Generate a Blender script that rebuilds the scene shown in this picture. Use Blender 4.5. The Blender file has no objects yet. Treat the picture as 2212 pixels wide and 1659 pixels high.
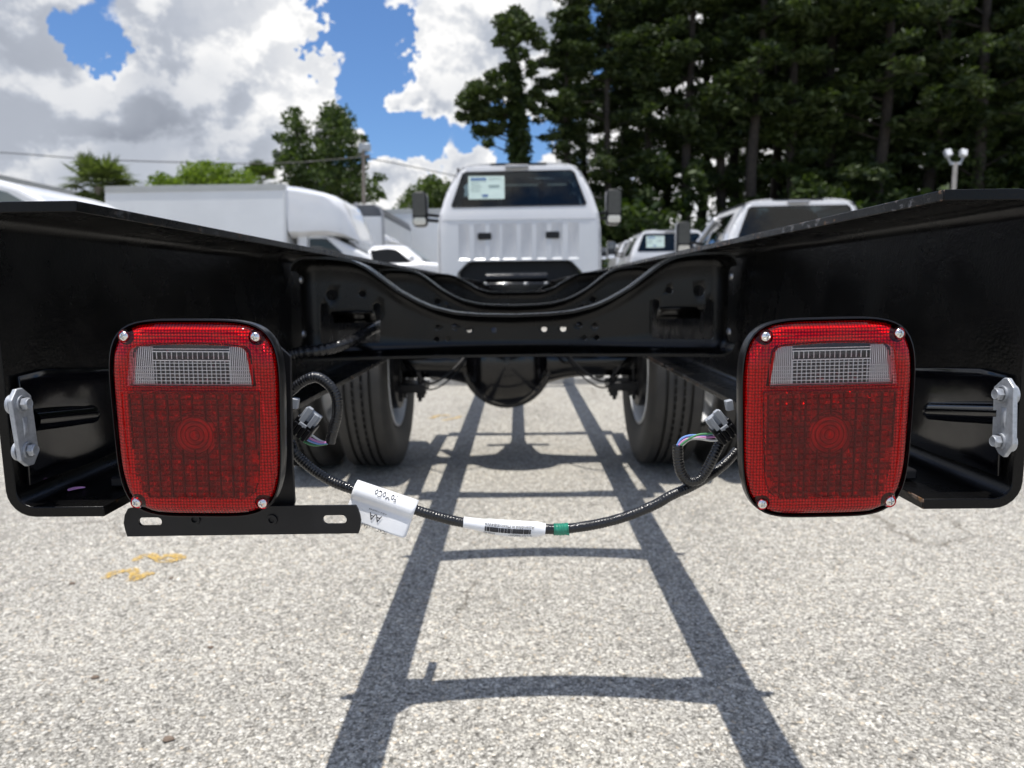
import bpy, bmesh, math, random
import numpy as np
from mathutils import Vector, Matrix, geometry, noise

rnd = random.Random(7)
sc = bpy.context.scene
COL = sc.collection
RAD = math.radians

# ------------------------------------------------------------------ camera
CAM = Vector((0.0074, 0.0, 0.90))
PITCH, YAW, ROLL = RAD(7.654), RAD(-0.523), RAD(0.673)
FPX, CX, CY = 1536.0, 1106.0, 829.5          # focal length and centre for a picture 2212 x 1659
cf = Vector((math.sin(YAW)*math.cos(PITCH), math.cos(YAW)*math.cos(PITCH), -math.sin(PITCH)))
cr0 = Vector((math.cos(YAW), -math.sin(YAW), 0))
cd0 = cf.cross(cr0)
c_, s_ = math.cos(ROLL), math.sin(ROLL)
cr = cr0*c_ + cd0*s_
cd = cd0*c_ - cr0*s_
cam = bpy.data.cameras.new('camera'); camo = bpy.data.objects.new('camera', cam); COL.objects.link(camo)
camo.matrix_world = Matrix(((cr.x, -cd.x, -cf.x, CAM.x), (cr.y, -cd.y, -cf.y, CAM.y), (cr.z, -cd.z, -cf.z, CAM.z), (0, 0, 0, 1)))
cam.sensor_width = 36; cam.lens = 36*FPX/2212
cam.clip_start = 0.02; cam.clip_end = 2000
cam.dof.use_dof = True; cam.dof.focus_distance = 0.635; cam.dof.aperture_fstop = 8.0
sc.camera = camo

def ray(px, py): return cr*((px-CX)/FPX) + cd*((py-CY)/FPX) + cf
def P(px, py, Y):
    r = ray(px, py); return CAM + r*((Y-CAM.y)/r.y)
def PX(px, py, X):
    r = ray(px, py); return CAM + r*((X-CAM.x)/r.x)
def G(px, py, z=0.0):
    r = ray(px, py); return CAM + r*((z-CAM.z)/r.z)

# ------------------------------------------------------------------ light, sky, exposure
SUN_DIR = Vector((-0.100, -0.080, 1.0)).normalized()       # towards the sun
sl = bpy.data.lights.new('sun', 'SUN'); so = bpy.data.objects.new('sun', sl); COL.objects.link(so)
sl.energy = 4.3; sl.angle = RAD(0.53); sl.color = (1.0, 0.96, 0.90)
so.rotation_euler = SUN_DIR.to_track_quat('Z', 'Y').to_euler()

class N:
    """little node helper"""
    def __init__(s, nt): s.nt = nt
    def new(s, t, **kw):
        n = s.nt.nodes.new(t)
        ins = kw.pop('ins', {})
        for k, v in kw.items(): setattr(n, k, v)
        for k, v in ins.items(): s.set(n.inputs[k], v)
        return n
    def set(s, sock, v):
        if isinstance(v, bpy.types.NodeSocket): s.nt.links.new(v, sock)
        else:
            if sock.type in ('RGBA',) and len(v) == 3: v = (*v, 1)
            sock.default_value = v
    def math(s, op, a, b=0.0, c=None, clamp=False):
        n = s.nt.nodes.new('ShaderNodeMath'); n.operation = op; n.use_clamp = clamp
        s.set(n.inputs[0], a); s.set(n.inputs[1], b)
        if c is not None: s.set(n.inputs[2], c)
        return n.outputs[0]
    def vmath(s, op, a, b=(0, 0, 0), scale=None):
        n = s.nt.nodes.new('ShaderNodeVectorMath'); n.operation = op
        s.set(n.inputs[0], a); s.set(n.inputs[1], b)
        if scale is not None: s.set(n.inputs['Scale'], scale)
        return n.outputs['Value'] if op in ('DOT_PRODUCT', 'LENGTH', 'DISTANCE') else n.outputs[0]
    def mix(s, f, a, b, mode='MIX'):
        n = s.nt.nodes.new('ShaderNodeMix'); n.data_type = 'RGBA'; n.blend_type = mode
        s.set(n.inputs[0], f); s.set(n.inputs[6], a); s.set(n.inputs[7], b)
        return n.outputs[2]
    def ramp(s, f, stops, interp='LINEAR'):
        n = s.nt.nodes.new('ShaderNodeValToRGB'); n.color_ramp.interpolation = interp
        e = n.color_ramp.elements
        while len(e) < len(stops): e.new(0.5)
        for i, (p, c) in enumerate(stops):
            e[i].position = p; e[i].color = (*c, 1) if not isinstance(c, (int, float)) else (c, c, c, 1)
        s.set(n.inputs[0], f); return n.outputs[0]
    def mapr(s, v, a, b, c=0.0, d=1.0, smooth=True):
        n = s.nt.nodes.new('ShaderNodeMapRange'); n.interpolation_type = 'SMOOTHSTEP' if smooth else 'LINEAR'
        for i, x in enumerate((v, a, b, c, d)): s.set(n.inputs[i], x)
        return n.outputs[0]
    def noise(s, vec, scale, detail=4, rough=0.55, dist=0.0, out=0):
        n = s.nt.nodes.new('ShaderNodeTexNoise')
        if vec is not None: s.set(n.inputs['Vector'], vec)
        s.set(n.inputs['Scale'], scale); s.set(n.inputs['Detail'], detail); s.set(n.inputs['Roughness'], rough); s.set(n.inputs['Distortion'], dist)
        return n.outputs[out]

world = bpy.data.worlds.new('World'); sc.world = world; world.use_nodes = True
wn = N(world.node_tree)
for n in list(world.node_tree.nodes): world.node_tree.nodes.remove(n)
# blobs that say where the cloud masses and the blue gaps of this day stand: (px, py, angular radius, weight)
CLOUDS = [(500, 140, .17, .20), (180, 300, .20, .20), (420, 340, .16, .16), (640, 70, .09, .16), (610, 250, .10, .18), (640, 180, .08, .10), (40, 90, .17, .26), (60, 260, .12, .10), (330, 60, .05, .10), (420, 60, .08, .12),
          (985, 150, .13, .30), (1080, 130, .09, .24), (900, 200, .07, .20), (1120, 50, .06, .14), (1170, 150, .08, .20), (820, 190, .035, .14), (840, 25, .03, .07), (860, 340, .06, .42), (965, 345, .05, .40), (800, 400, .08, .40), (900, 420, .06, .2), (1190, 250, .09, .28), (1160, 150, .08, .2), (1335, 45, .035, .15), (1060, 210, .07, .16), (920, 60, .06, .14), (1035, 350, .03, .16),
          (1640, 230, .20, .16), (2050, 260, .25, .14),
          (240, 35, .045, -.36), (245, 85, .03, -.26), (775, 110, .055, -.46), (745, 30, .05, -.44), (790, 60, .05, -.36), (750, 155, .05, -.34), (805, 262, .05, -.44), (860, 285, .045, -.50), (935, 288, .05, -.50), (690, 130, .03, -.2), (1225, 75, .045, -.40), (1330, 95, .05, -.42), (1280, 50, .04, -.3), (1380, 20, .05, -.3),
          (1150, 310, .05, -.40), (1085, 300, .04, -.36), (900, 390, .03, -.44), (1025, 300, .035, -.36)]
tc = wn.new('ShaderNodeTexCoord')
DIR = wn.vmath('NORMALIZE', tc.outputs['Generated'])
wc = wn.vmath('SUBTRACT', wn.noise(DIR, 7.0, 6.0, .62, 0.0, 1), (.5, .5, .5))
WARP = wn.vmath('NORMALIZE', wn.vmath('ADD', DIR, wn.vmath('SCALE', wc, scale=.24)))
bias = None
for (px, py, r, w) in CLOUDS:
    d = ray(px, py).normalized()
    dt = wn.vmath('DOT_PRODUCT', WARP, tuple(d))
    v = wn.mapr(dt, math.cos(r*1.3), math.cos(r*0.10), 0.0, w*1.45 if w < 0 else w*.85)
    bias = v if bias is None else wn.math('ADD', bias, v)
def dens(vec):
    q = wn.vmath('MULTIPLY', vec, (1, 1, 1.3))
    a = wn.noise(q, 4.6, 2.0, 0.5, 0.2)
    b = wn.noise(q, 11.0, 10.0, 0.60, 0.15)
    return wn.math('ADD', wn.math('MULTIPLY', a, .50), wn.math('MULTIPLY', b, .64))
D0 = wn.math('ADD', dens(DIR), bias)
UP = wn.vmath('NORMALIZE', wn.vmath('ADD', DIR, (-0.012, -0.004, 0.035)))
D1 = wn.math('ADD', dens(UP), bias)
cover = wn.mapr(D0, .520, .668)
thick = wn.mapr(D0, .66, 1.10)
lit = wn.mapr(wn.math('SUBTRACT', D0, D1), -.06, .075)
big = wn.noise(DIR, 4.4, 2.5, .5)
shade = wn.math('MULTIPLY', thick, wn.mapr(big, .40, .60, .15, 1.0))
dk = wn.mapr(wn.vmath('DOT_PRODUCT', WARP, tuple(ray(30, 130).normalized())), math.cos(.30), math.cos(.05), 0.0, .34)
shade = wn.math('ADD', wn.math('ADD', wn.math('MULTIPLY', shade, .36), .16), dk)
shade = wn.math('SUBTRACT', shade, wn.math('MULTIPLY', lit, .38), clamp=True)
ccol = wn.ramp(shade, [(0, (.82, .815, .81)), (.16, (.66, .67, .69)), (.42, (.41, .44, .50)), (1, (.16, .18, .225))])
sky = wn.new('ShaderNodeTexSky', sky_type='NISHITA', sun_disc=False, sun_elevation=math.asin(SUN_DIR.z),
             sun_rotation=math.atan2(SUN_DIR.x, SUN_DIR.y), altitude=10, air_density=1.0, dust_density=0.4, ozone_density=3.5)
skyc = wn.mix(1.0, sky.outputs[0], (.070, .089, .112), 'MULTIPLY')
zz = wn.new('ShaderNodeSeparateXYZ', ins={0: DIR}).outputs[2]
# low over the horizon the far cloud decks merge into a pale band
hz = wn.mapr(zz, 0.0, .10, .6, 0.0)
cover = wn.math('MAXIMUM', cover, hz)
out = wn.mix(cover, skyc, ccol)
bg = wn.new('ShaderNodeBackground', ins={'Color': out, 'Strength': 1.0})
wo = wn.new('ShaderNodeOutputWorld'); world.node_tree.links.new(bg.outputs[0], wo.inputs[0])
world.cycles.sampling_method = 'MANUAL'; world.cycles.sample_map_resolution = 512

sc.view_settings.view_transform = 'Standard'; sc.view_settings.look = 'None'
sc.view_settings.exposure = 0.32; sc.view_settings.gamma = 1.0
try: sc.view_settings.use_curve_mapping = False
except Exception: pass
sc.render.engine = 'CYCLES'
sc.cycles.max_bounces = 10; sc.cycles.transparent_max_bounces = 24; sc.cycles.caustics_reflective = False; sc.cycles.caustics_refractive = False
sc.cycles.use_denoising = True
sc.cycles.sample_clamp_indirect = 6.0

# ------------------------------------------------------------------ materials
def mat(name, color=(.5, .5, .5), rough=.5, metal=0.0, spec=.5, coat=0.0, coat_rough=.05):
    m = bpy.data.materials.new(name); m.use_nodes = True
    b = m.node_tree.nodes['Principled BSDF']
    b.inputs['Base Color'].default_value = (*color, 1); b.inputs['Roughness'].default_value = rough
    b.inputs['Metallic'].default_value = metal; b.inputs['Specular IOR Level'].default_value = spec
    b.inputs['Coat Weight'].default_value = coat; b.inputs['Coat Roughness'].default_value = coat_rough
    return m
def nodes(m):
    n = N(m.node_tree); return n, m.node_tree.nodes['Principled BSDF']
def grain(m, scale, amt=.12, bump=0.0, bdist=.001, rough_var=0.0, detail=5, coords='Object'):
    """break up colour, gloss and surface with noise"""
    n, b = nodes(m)
    t = n.new('ShaderNodeTexCoord').outputs[coords]
    f = n.noise(t, scale, detail, .6)
    base = tuple(b.inputs['Base Color'].default_value)[:3]
    lo = tuple(c*(1-amt) for c in base); hi = tuple(min(1, c*(1+amt)) for c in base)
    n.set(b.inputs['Base Color'], n.ramp(f, [(.3, lo), (.7, hi)]))
    if rough_var:
        r0 = b.inputs['Roughness'].default_value
        n.set(b.inputs['Roughness'], n.mapr(n.noise(t, scale*.31, 4), .3, .7, max(.02, r0-rough_var), r0+rough_var))
    if bump:
        bn = n.new('ShaderNodeBump', ins={'Height': n.noise(t, scale*2.7, 3), 'Strength': bump, 'Distance': bdist})
        n.set(b.inputs['Normal'], bn.outputs[0])
    return m

# black frame paint: thin wax coat with orange peel, dust and scuffs
M_frame = mat('frame_black_paint', (.0065, .0065, .0075), .30, spec=.21)
n, b = nodes(M_frame); t = n.new('ShaderNodeTexCoord').outputs['Object']
dust = n.noise(t, 14, 6, .65)
scr = n.noise(n.vmath('MULTIPLY', t, (40, 7, 60)), 6, 5, .7)
sxyz = n.new('ShaderNodeSeparateXYZ', ins={0: t}).outputs
edgem = n.math('MULTIPLY', n.math('LESS_THAN', n.math('ABSOLUTE', sxyz[0]), .3578), n.mapr(sxyz[0], -.4, .4, .25, 1.0, False))
chip = n.math('MULTIPLY', n.mapr(n.noise(n.vmath('MULTIPLY', t, (1, .5, 1)), 130, 6, .7), .52, .60), n.mapr(n.noise(t, 9, 3, .6), .42, .58))
chip = n.math('MULTIPLY', chip, edgem)
base = n.mix(n.mapr(scr, .68, .84, 0, .22), n.ramp(dust, [(.35, (.0018, .0018, .0021)), (.75, (.0050, .0048, .0046))]), (.06, .06, .062))
dust2 = n.mapr(n.noise(n.vmath('MULTIPLY', t, (1, .35, 1)), 5, 6, .7), .56, .76, 0, .05)
base = n.mix(dust2, base, (.10, .09, .075))
n.set(b.inputs['Base Color'], n.mix(chip, base, n.ramp(n.noise(t, 45, 3), [(.45, (.14, .14, .145)), (.62, (.20, .10, .04))])))
n.set(b.inputs['Roughness'], n.mapr(n.noise(t, 9, 5, .6), .3, .7, .20, .34))
bn = n.new('ShaderNodeBump', ins={'Height': n.math('ADD', n.noise(t, 380, 3, .5), n.math('MULTIPLY', n.noise(t, 60, 3, .5), 1.5)), 'Strength': .28, 'Distance': .0006})
n.set(b.inputs['Normal'], bn.outputs[0])
M_gloss = grain(mat('gloss_black_paint', (.003, .003, .004), .13, spec=.5), 30, .2, .12, .0004, .05)
M_press = grain(mat('pressed_black_ecoat', (.0040, .0038, .0036), .24, spec=.34), 30, .25, .14, .0005, .06)
M_satin = grain(mat('satin_black_steel', (.008, .008, .0095), .42, spec=.35), 60, .2, .2, .0004, .06)
M_plasblk = grain(mat('black_plastic', (.006, .006, .007), .30, spec=.35), 80, .2)
M_rubber = mat('tyre_rubber', (.022, .0215, .021), .62)
n, b = nodes(M_rubber); t = n.new('ShaderNodeTexCoord').outputs['Object']
n.set(b.inputs['Base Color'], n.ramp(n.noise(t, 9, 6, .6), [(.3, (.018, .018, .018)), (.72, (.040, .037, .033))]))
M_zinc = mat('zinc_plated_steel', (.45, .47, .50), .48, metal=.55)
n, b = nodes(M_zinc); t = n.new('ShaderNodeTexCoord').outputs['Object']
n.set(b.inputs['Base Color'], n.ramp(n.noise(t, 160, 6, .7), [(.3, (.30, .315, .34)), (.55, (.44, .46, .49)), (.75, (.52, .54, .57))]))
bn = n.new('ShaderNodeBump', ins={'Height': n.noise(t, 500, 3), 'Strength': .25, 'Distance': .0004}); n.set(b.inputs['Normal'], bn.outputs[0])
M_chrome = grain(mat('bright_screw_steel', (.80, .79, .76), .14, metal=1.0), 300, .06)
M_white = grain(mat('white_vehicle_paint', (.72, .725, .735), .22, coat=.6), 3.0, .025)
M_whitebox = grain(mat('white_box_panel', (.73, .745, .75), .38), 1.2, .04)
M_greyband = grain(mat('grey_cap_panel', (.10, .105, .115), .4), 2.0, .1)
M_trim = grain(mat('dark_trim', (.012, .0125, .014), .45, spec=.3), 20, .2)
M_greytrim = grain(mat('grey_trim', (.34, .345, .36), .4), 20, .1)
M_rimwhite = grain(mat('white_wheel_paint', (.74, .75, .76), .35), 12, .06)
M_seat = grain(mat('grey_vinyl', (.09, .088, .085), .6), 20, .15)
M_label = grain(mat('white_label_film', (.80, .81, .83), .34), 60, .03, .15, .0006)
M_ink = mat('label_ink', (.03, .03, .035), .6)
M_paper = grain(mat('window_sheet_paper', (.66, .80, .74), .6), 8, .05)
M_blueink = mat('blue_print', (.05, .14, .36), .6)
M_greytext = mat('grey_print', (.20, .28, .28), .6)
M_conngrey = grain(mat('grey_plastic', (.30, .32, .35), .38), 60, .1)
M_tape = grain(mat('green_tape', (.02, .20, .13), .28), 200, .3, .3, .0006)
M_wp = mat('pink_wire_sleeve', (.58, .25, .50), .35); M_wb = mat('blue_wire_sleeve', (.18, .32, .66), .35)
M_wg = mat('green_wire_sleeve', (.07, .24, .10), .35); M_ww = mat('white_wire_sleeve', (.72, .72, .68), .35)
M_petal = mat('petal', (.62, .30, .55), .6)

M_loom = mat('taped_split_loom', (.011, .011, .012), .2, spec=.55)
n, b = nodes(M_loom); t = n.new('ShaderNodeTexCoord').outputs['Object']
wv = n.noise(n.vmath('MULTIPLY', t, (1, 1, 1)), 210, 4, .6, 1.2)
bn = n.new('ShaderNodeBump', ins={'Height': wv, 'Strength': .5, 'Distance': .0012}); n.set(b.inputs['Normal'], bn.outputs[0])
n.set(b.inputs['Roughness'], n.mapr(n.noise(t, 120, 3), .35, .65, .12, .34))

def glass_mat(name, tint, gloss_rough=.02, ior=1.5, refl=1.0):
    m = bpy.data.materials.new(name); m.use_nodes = True; nt = m.node_tree
    for q in list(nt.nodes): nt.nodes.remove(q)
    n = N(nt)
    fr = n.new('ShaderNodeFresnel', ins={'IOR': ior}).outputs[0]
    tr = n.new('ShaderNodeBsdfTransparent', ins={'Color': tint}).outputs[0]
    gl = n.new('ShaderNodeBsdfGlossy', ins={'Color': (1, 1, 1), 'Roughness': gloss_rough}).outputs[0]
    mx = n.new('ShaderNodeMixShader'); n.set(mx.inputs[0], n.math('MULTIPLY', fr, refl, clamp=True)); n.set(mx.inputs[1], tr); n.set(mx.inputs[2], gl)
    o = n.new('ShaderNodeOutputMaterial'); n.set(o.inputs[0], mx.outputs[0])
    return m
M_glass = glass_mat('tinted_window_glass', (.11, .165, .20), .02, 1.5, .8)
M_darkglass = glass_mat('dark_window_glass', (.14, .19, .20), .02, 1.52, 1.3)
M_redlens = glass_mat('red_lens_plastic', (.96, .012, .040), .03, 1.45, .75)
M_clearlens = glass_mat('clear_lens_plastic', (.93, .94, .96), .03, 1.49, 1.0)
M_mirror = mat('mirror_glass', (.62, .66, .68), .03, metal=1.0)
M_spot = mat('spot_mirror_glass', (.55, .57, .58), .05, metal=1.0)
M_mirror.node_tree.nodes['Principled BSDF'].inputs['Base Color'].default_value = (.085, .095, .105, 1)  # dark tint stands in for reflections of dark surroundings that are not built

# reflex border inside the red lens: small honeycomb prisms
M_reflex = mat('reflex_honeycomb', (.85, .62, .60), .25, metal=.15)
n, b = nodes(M_reflex); t = n.new('ShaderNodeTexCoord').outputs['Object']
vo = n.new('ShaderNodeTexVoronoi', feature='F1', ins={'Vector': n.vmath('MULTIPLY', t, (1, 0, 1)), 'Scale': 360.0, 'Randomness': .12})
bn = n.new('ShaderNodeBump', ins={'Height': vo.outputs['Distance'], 'Strength': 1.0, 'Distance': .0022, }); bn.invert = True
n.set(b.inputs['Normal'], bn.outputs[0])
n.set(b.inputs['Base Color'], n.mix(n.mapr(vo.outputs['Distance'], .25, .62), (.95, .80, .80), (.30, .20, .20)))
M_prism = mat('prism_optics', (.68, .56, .56), .12, metal=.55)
M_prismclear = mat('clear_optics', (.10, .10, .115), .10, metal=.1)
M_groovedark = mat('groove_dark_red', (.10, .02, .02), .3)
M_flute = mat('flute_plastic', (.74, .75, .80), .10, metal=.45)
M_cavity = mat('lamp_cavity', (.09, .09, .10), .3, metal=.3)

# ground: worn pale asphalt with exposed shell and limestone aggregate
M_ground = mat('worn_asphalt', (.3, .3, .3), .88, spec=.2)
n, b = nodes(M_ground)
geo = n.new('ShaderNodeNewGeometry').outputs['Position']
wob = n.vmath('ADD', geo, n.vmath('MULTIPLY', n.new('ShaderNodeTexNoise', ins={'Vector': geo, 'Scale': 90.0, 'Detail': 2.0}).outputs['Color'], (.008, .008, .008)))
v1 = n.new('ShaderNodeTexVoronoi', feature='F1', ins={'Vector': wob, 'Scale': 135.0})
v2 = n.new('ShaderNodeTexVoronoi', feature='F1', ins={'Vector': wob, 'Scale': 290.0})
g1 = n.new('ShaderNodeSeparateColor', ins={0: v1.outputs['Color']}).outputs[0]
g2 = n.new('ShaderNodeSeparateColor', ins={0: v2.outputs['Color']}).outputs[1]
st1 = n.ramp(g1, [(0, (.08, .076, .07)), (.18, (.20, .195, .18)), (.40, (.36, .35, .325)), (.66, (.50, .485, .45)), (.84, (.66, .645, .61)), (.93, (.50, .42, .32)), (1, (.82, .81, .77))])
st2 = n.ramp(g2, [(0, (.11, .105, .095)), (.35, (.27, .262, .24)), (.7, (.46, .445, .415)), (1, (.68, .665, .63))])
sel = n.mapr(n.noise(geo, 55, 3, .6), .42, .58)
stone = n.mix(sel, st1, st2)
edge = n.mapr(v1.outputs['Distance'], .40, .72)
stone = n.mix(n.math('MULTIPLY', edge, .50), stone, (.13, .125, .113))
clump = n.noise(geo, 28, 4, .65)
stone = n.mix(1.0, stone, n.ramp(clump, [(.30, (.74, .735, .73)), (.50, (1, 1, 1)), (.70, (1.16, 1.15, 1.12))]), 'MULTIPLY')
patch = n.noise(geo, 1.1, 6, .62)
stone = n.mix(1.0, stone, n.ramp(patch, [(.28, (.87, .86, .835)), (.5, (1.08, 1.065, 1.03)), (.72, (1.18, 1.16, 1.11))]), 'MULTIPLY')
stain = n.mapr(n.noise(geo, 4.5, 5, .65, .4), .62, .78, 0, .42)
stone = n.mix(stain, stone, (.17, .16, .145))
# hairline cracks, only here and there
wv = n.vmath('ADD', geo, n.vmath('MULTIPLY', n.new('ShaderNodeTexNoise', ins={'Vector': geo, 'Scale': 5.0, 'Detail': 6.0, 'Roughness': .7}).outputs['Color'], (.22, .22, 0)))
ck = n.new('ShaderNodeTexVoronoi', feature='DISTANCE_TO_EDGE', ins={'Vector': wv, 'Scale': 1.25})
ckm = n.math('MULTIPLY', n.mapr(ck.outputs['Distance'], .002, .009, 1, 0), n.mapr(n.noise(geo, .9, 3), .50, .60))
stone = n.mix(n.math('MULTIPLY', ckm, .5), stone, (.11, .09, .065))
n.set(b.inputs['Base Color'], stone)
hgt = n.math('SUBTRACT', n.math('MULTIPLY', n.math('ADD', n.math('MULTIPLY', v1.outputs['Distance'], -1.0), n.math('MULTIPLY', g1, .5)), 1.0), n.math('MULTIPLY', ckm, 1.5))
bn = n.new('ShaderNodeBump', ins={'Height': hgt, 'Strength': .85, 'Distance': .0038}); n.set(b.inputs['Normal'], bn.outputs[0])

M_kerb = grain(mat('old_kerb_concrete', (.34, .33, .31), .9), 14, .25, .5, .004)
M_yellow = bpy.data.materials.new('worn_yellow_paint'); M_yellow.use_nodes = True
n, b = nodes(M_yellow); t = n.new('ShaderNodeNewGeometry').outputs['Position']
b.inputs['Base Color'].default_value = (.55, .36, .085, 1); b.inputs['Roughness'].default_value = .7
n.set(b.inputs['Alpha'], n.math('MULTIPLY', n.mapr(n.noise(t, 170, 4, .65), .40, .55), n.mapr(n.noise(t, 26, 3, .6), .34, .52)))
M_stone = grain(mat('loose_pebble', (.16, .12, .09), .85), 60, .4)

def leaf_mat(name, lo, hi, trans=.35):
    m = bpy.data.materials.new(name); m.use_nodes = True; nt = m.node_tree
    for q in list(nt.nodes): nt.nodes.remove(q)
    n = N(nt)
    g = n.new('ShaderNodeNewGeometry')
    oi = n.new('ShaderNodeObjectInfo').outputs['Random']
    big = n.noise(g.outputs['Position'], .55, 3, .6)
    f = n.math('ADD', n.math('MULTIPLY', g.outputs['Random Per Island'], .55), n.math('MULTIPLY', big, .45))
    f = n.math('ADD', f, n.math('MULTIPLY', n.math('SUBTRACT', oi, .5), .16))
    c = n.ramp(f, [(.22, lo), (.80, hi)])
    d = n.new('ShaderNodeBsdfDiffuse', ins={'Color': c}).outputs[0]
    tr = n.new('ShaderNodeBsdfTranslucent', ins={'Color': n.mix(1, c, (1.1, 1.25, .5), 'MULTIPLY')}).outputs[0]
    mx = n.new('ShaderNodeMixShader', ins={0: trans, 1: d, 2: tr})
    gl = n.new('ShaderNodeBsdfGlossy', ins={'Color': (.8, .85, .8), 'Roughness': .55}).outputs[0]
    m2 = n.new('ShaderNodeMixShader', ins={0: .025, 1: mx.outputs[0], 2: gl})
    o = n.new('ShaderNodeOutputMaterial'); n.set(o.inputs[0], m2.outputs[0])
    return m
M_leafdark = leaf_mat('dark_conifer_foliage', (.014, .026, .008), (.066, .092, .022), .3)
M_leafvine = leaf_mat('vine_foliage', (.014, .028, .008), (.066, .096, .020), .33)
M_leafmid = leaf_mat('broad_leaf_foliage', (.026, .046, .012), (.100, .140, .030), .35)
M_leafyel = leaf_mat('yellow_green_foliage', (.08, .13, .015), (.20, .27, .035), .4)
M_palm = leaf_mat('palm_frond', (.045, .065, .018), (.15, .185, .060), .35)
M_grass = leaf_mat('weed_grass', (.06, .09, .02), (.22, .22, .06), .3)
M_bark = grain(mat('bark', (.034, .027, .021), .9), 6, .4, .6, .03)
M_barkpale = grain(mat('pale_bark', (.17, .15, .125), .9), 6, .3, .5, .02)
M_wood = grain(mat('weathered_pole', (.22, .19, .16), .85), 5, .2)
M_concpole = grain(mat('concrete_pole', (.36, .34, .31), .85), 5, .1)
M_wall = grain(mat('tan_wall', (.40, .36, .27), .8), 2, .08)
M_roofm = grain(mat('grey_roof_edge', (.42, .43, .42), .6), 2, .06)
M_lampgrey = grain(mat('lamp_head_metal', (.38, .40, .42), .4, metal=.3), 8, .1)
M_wire = mat('cable', (.03, .03, .03), .5)

# ------------------------------------------------------------------ mesh helpers
class MB:
    def __init__(s): s.v = []; s.f = []
    def add(s, vs, fs):
        o = len(s.v); s.v += [tuple(p) for p in vs]; s.f += [tuple(i+o for i in f) for f in fs]; return s
    def box(s, c, d, rot=None):
        x, y, z = (k/2 for k in d); c = Vector(c)
        vs = [Vector((sx*x, sy*y, sz*z)) for sx in (-1, 1) for sy in (-1, 1) for sz in (-1, 1)]
        if rot is not None: vs = [rot @ p for p in vs]
        return s.add([p+c for p in vs], [(0, 1, 3, 2), (4, 6, 7, 5), (0, 4, 5, 1), (2, 3, 7, 6), (0, 2, 6, 4), (1, 5, 7, 3)])
    def grid(s, rows, close_u=False, close_v=False):
        """rows: list of lists of points"""
        R, Cn = len(rows), len(rows[0]); vs = [p for r in rows for p in r]; fs = []
        for i in range(R if close_v else R-1):
            for j in range(Cn if close_u else Cn-1):
                a = i*Cn+j; b = i*Cn+(j+1) % Cn; c = ((i+1) % R)*Cn+(j+1) % Cn; d = ((i+1) % R)*Cn+j
                fs.append((a, b, c, d))
        return s.add(vs, fs)
    def tube(s, pts, r, n=10, caps=True, rfun=None):
        pts = [Vector(p) for p in pts]; rows = []; up = None
        for i, p in enumerate(pts):
            t = (pts[min(i+1, len(pts)-1)]-pts[max(i-1, 0)])
            t = t.normalized() if t.length > 0 else Vector((0, 0, 1))
            if up is None:
                up = t.orthogonal().normalized()
            up = (up - t*up.dot(t)).normalized(); w = t.cross(up)
            rr = r if not callable(r) else r(i/(max(1, len(pts)-1)), i)
            rows.append([p + (up*math.cos(a)+w*math.sin(a))*rr for a in (2*math.pi*k/n for k in range(n))])
        o = len(s.v); s.grid(rows, close_u=True)
        if caps:
            s.f.append(tuple(o+k for k in range(n))[::-1]); e = o+(len(rows)-1)*n; s.f.append(tuple(e+k for k in range(n)))
        return s
    def lathe(s, prof, origin=(0, 0, 0), axis='X', n=32, caps=False):
        """prof: list of (axial, radius)"""
        o = Vector(origin); rows = []
        for (a, r) in prof:
            row = []
            for k in range(n):
                t = 2*math.pi*k/n; u, w = r*math.cos(t), r*math.sin(t)
                row.append(o+Vector({'X': (a, u, w), 'Y': (u, a, w), 'Z': (u, w, a)}[axis]))
            rows.append(row)
        b0 = len(s.v); s.grid(rows, close_u=True)
        if caps:
            s.f.append(tuple(b0+k for k in range(n))[::-1]); e = b0+(len(rows)-1)*n; s.f.append(tuple(e+k for k in range(n)))
        return s
    def prism(s, poly, vec):
        """poly: closed list of 3D points, swept by vec"""
        k = len(poly); vec = Vector(vec); p = [Vector(q) for q in poly]
        return s.add(p+[q+vec for q in p], [tuple(range(k))[::-1], tuple(range(k, 2*k))]+[(i, (i+1) % k, k+(i+1) % k, k+i) for i in range(k)])
    def build(s, name, m, parent=None, smooth=35, bevel=0.0, solid=0.0, seg=2):
        me = bpy.data.meshes.new(name); me.from_pydata(s.v, [], s.f); me.update()
        bm = bmesh.new(); bm.from_mesh(me); bmesh.ops.recalc_face_normals(bm, faces=bm.faces); bm.to_mesh(me); bm.free()
        return link(name, me, m, parent, smooth, bevel, solid, seg)
def link(name, me, m, parent=None, smooth=35, bevel=0.0, solid=0.0, seg=2):
    o = bpy.data.objects.new(name, me); COL.objects.link(o)
    if m: me.materials.append(m)
    if smooth:
        me.polygons.foreach_set('use_smooth', [True]*len(me.polygons))
        try: me.set_sharp_from_angle(angle=RAD(smooth))
        except Exception: pass
    if solid:
        q = o.modifiers.new('solid', 'SOLIDIFY'); q.thickness = solid; q.offset = 0
    if bevel:
        q = o.modifiers.new('bevel', 'BEVEL'); q.width = bevel; q.segments = seg; q.limit_method = 'ANGLE'; q.angle_limit = RAD(40); q.harden_normals = False
    if parent:
        o.parent = parent
        bpy_parent_inv(o, parent)
    return o
def world_of(o):
    m = o.matrix_basis.copy(); p = o.parent
    while p:
        m = p.matrix_basis @ o.matrix_parent_inverse @ m if o.parent == p else m
        o, p = p, p.parent
    return m
def bpy_parent_inv(o, parent):
    """meshes are written in world coordinates; keep them there under a moved Empty"""
    M = Matrix(); p = parent
    chain = []
    while p: chain.append(p); p = p.parent
    for q in reversed(chain): M = M @ q.matrix_parent_inverse @ q.matrix_basis
    o.matrix_parent_inverse = M.inverted()
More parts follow.
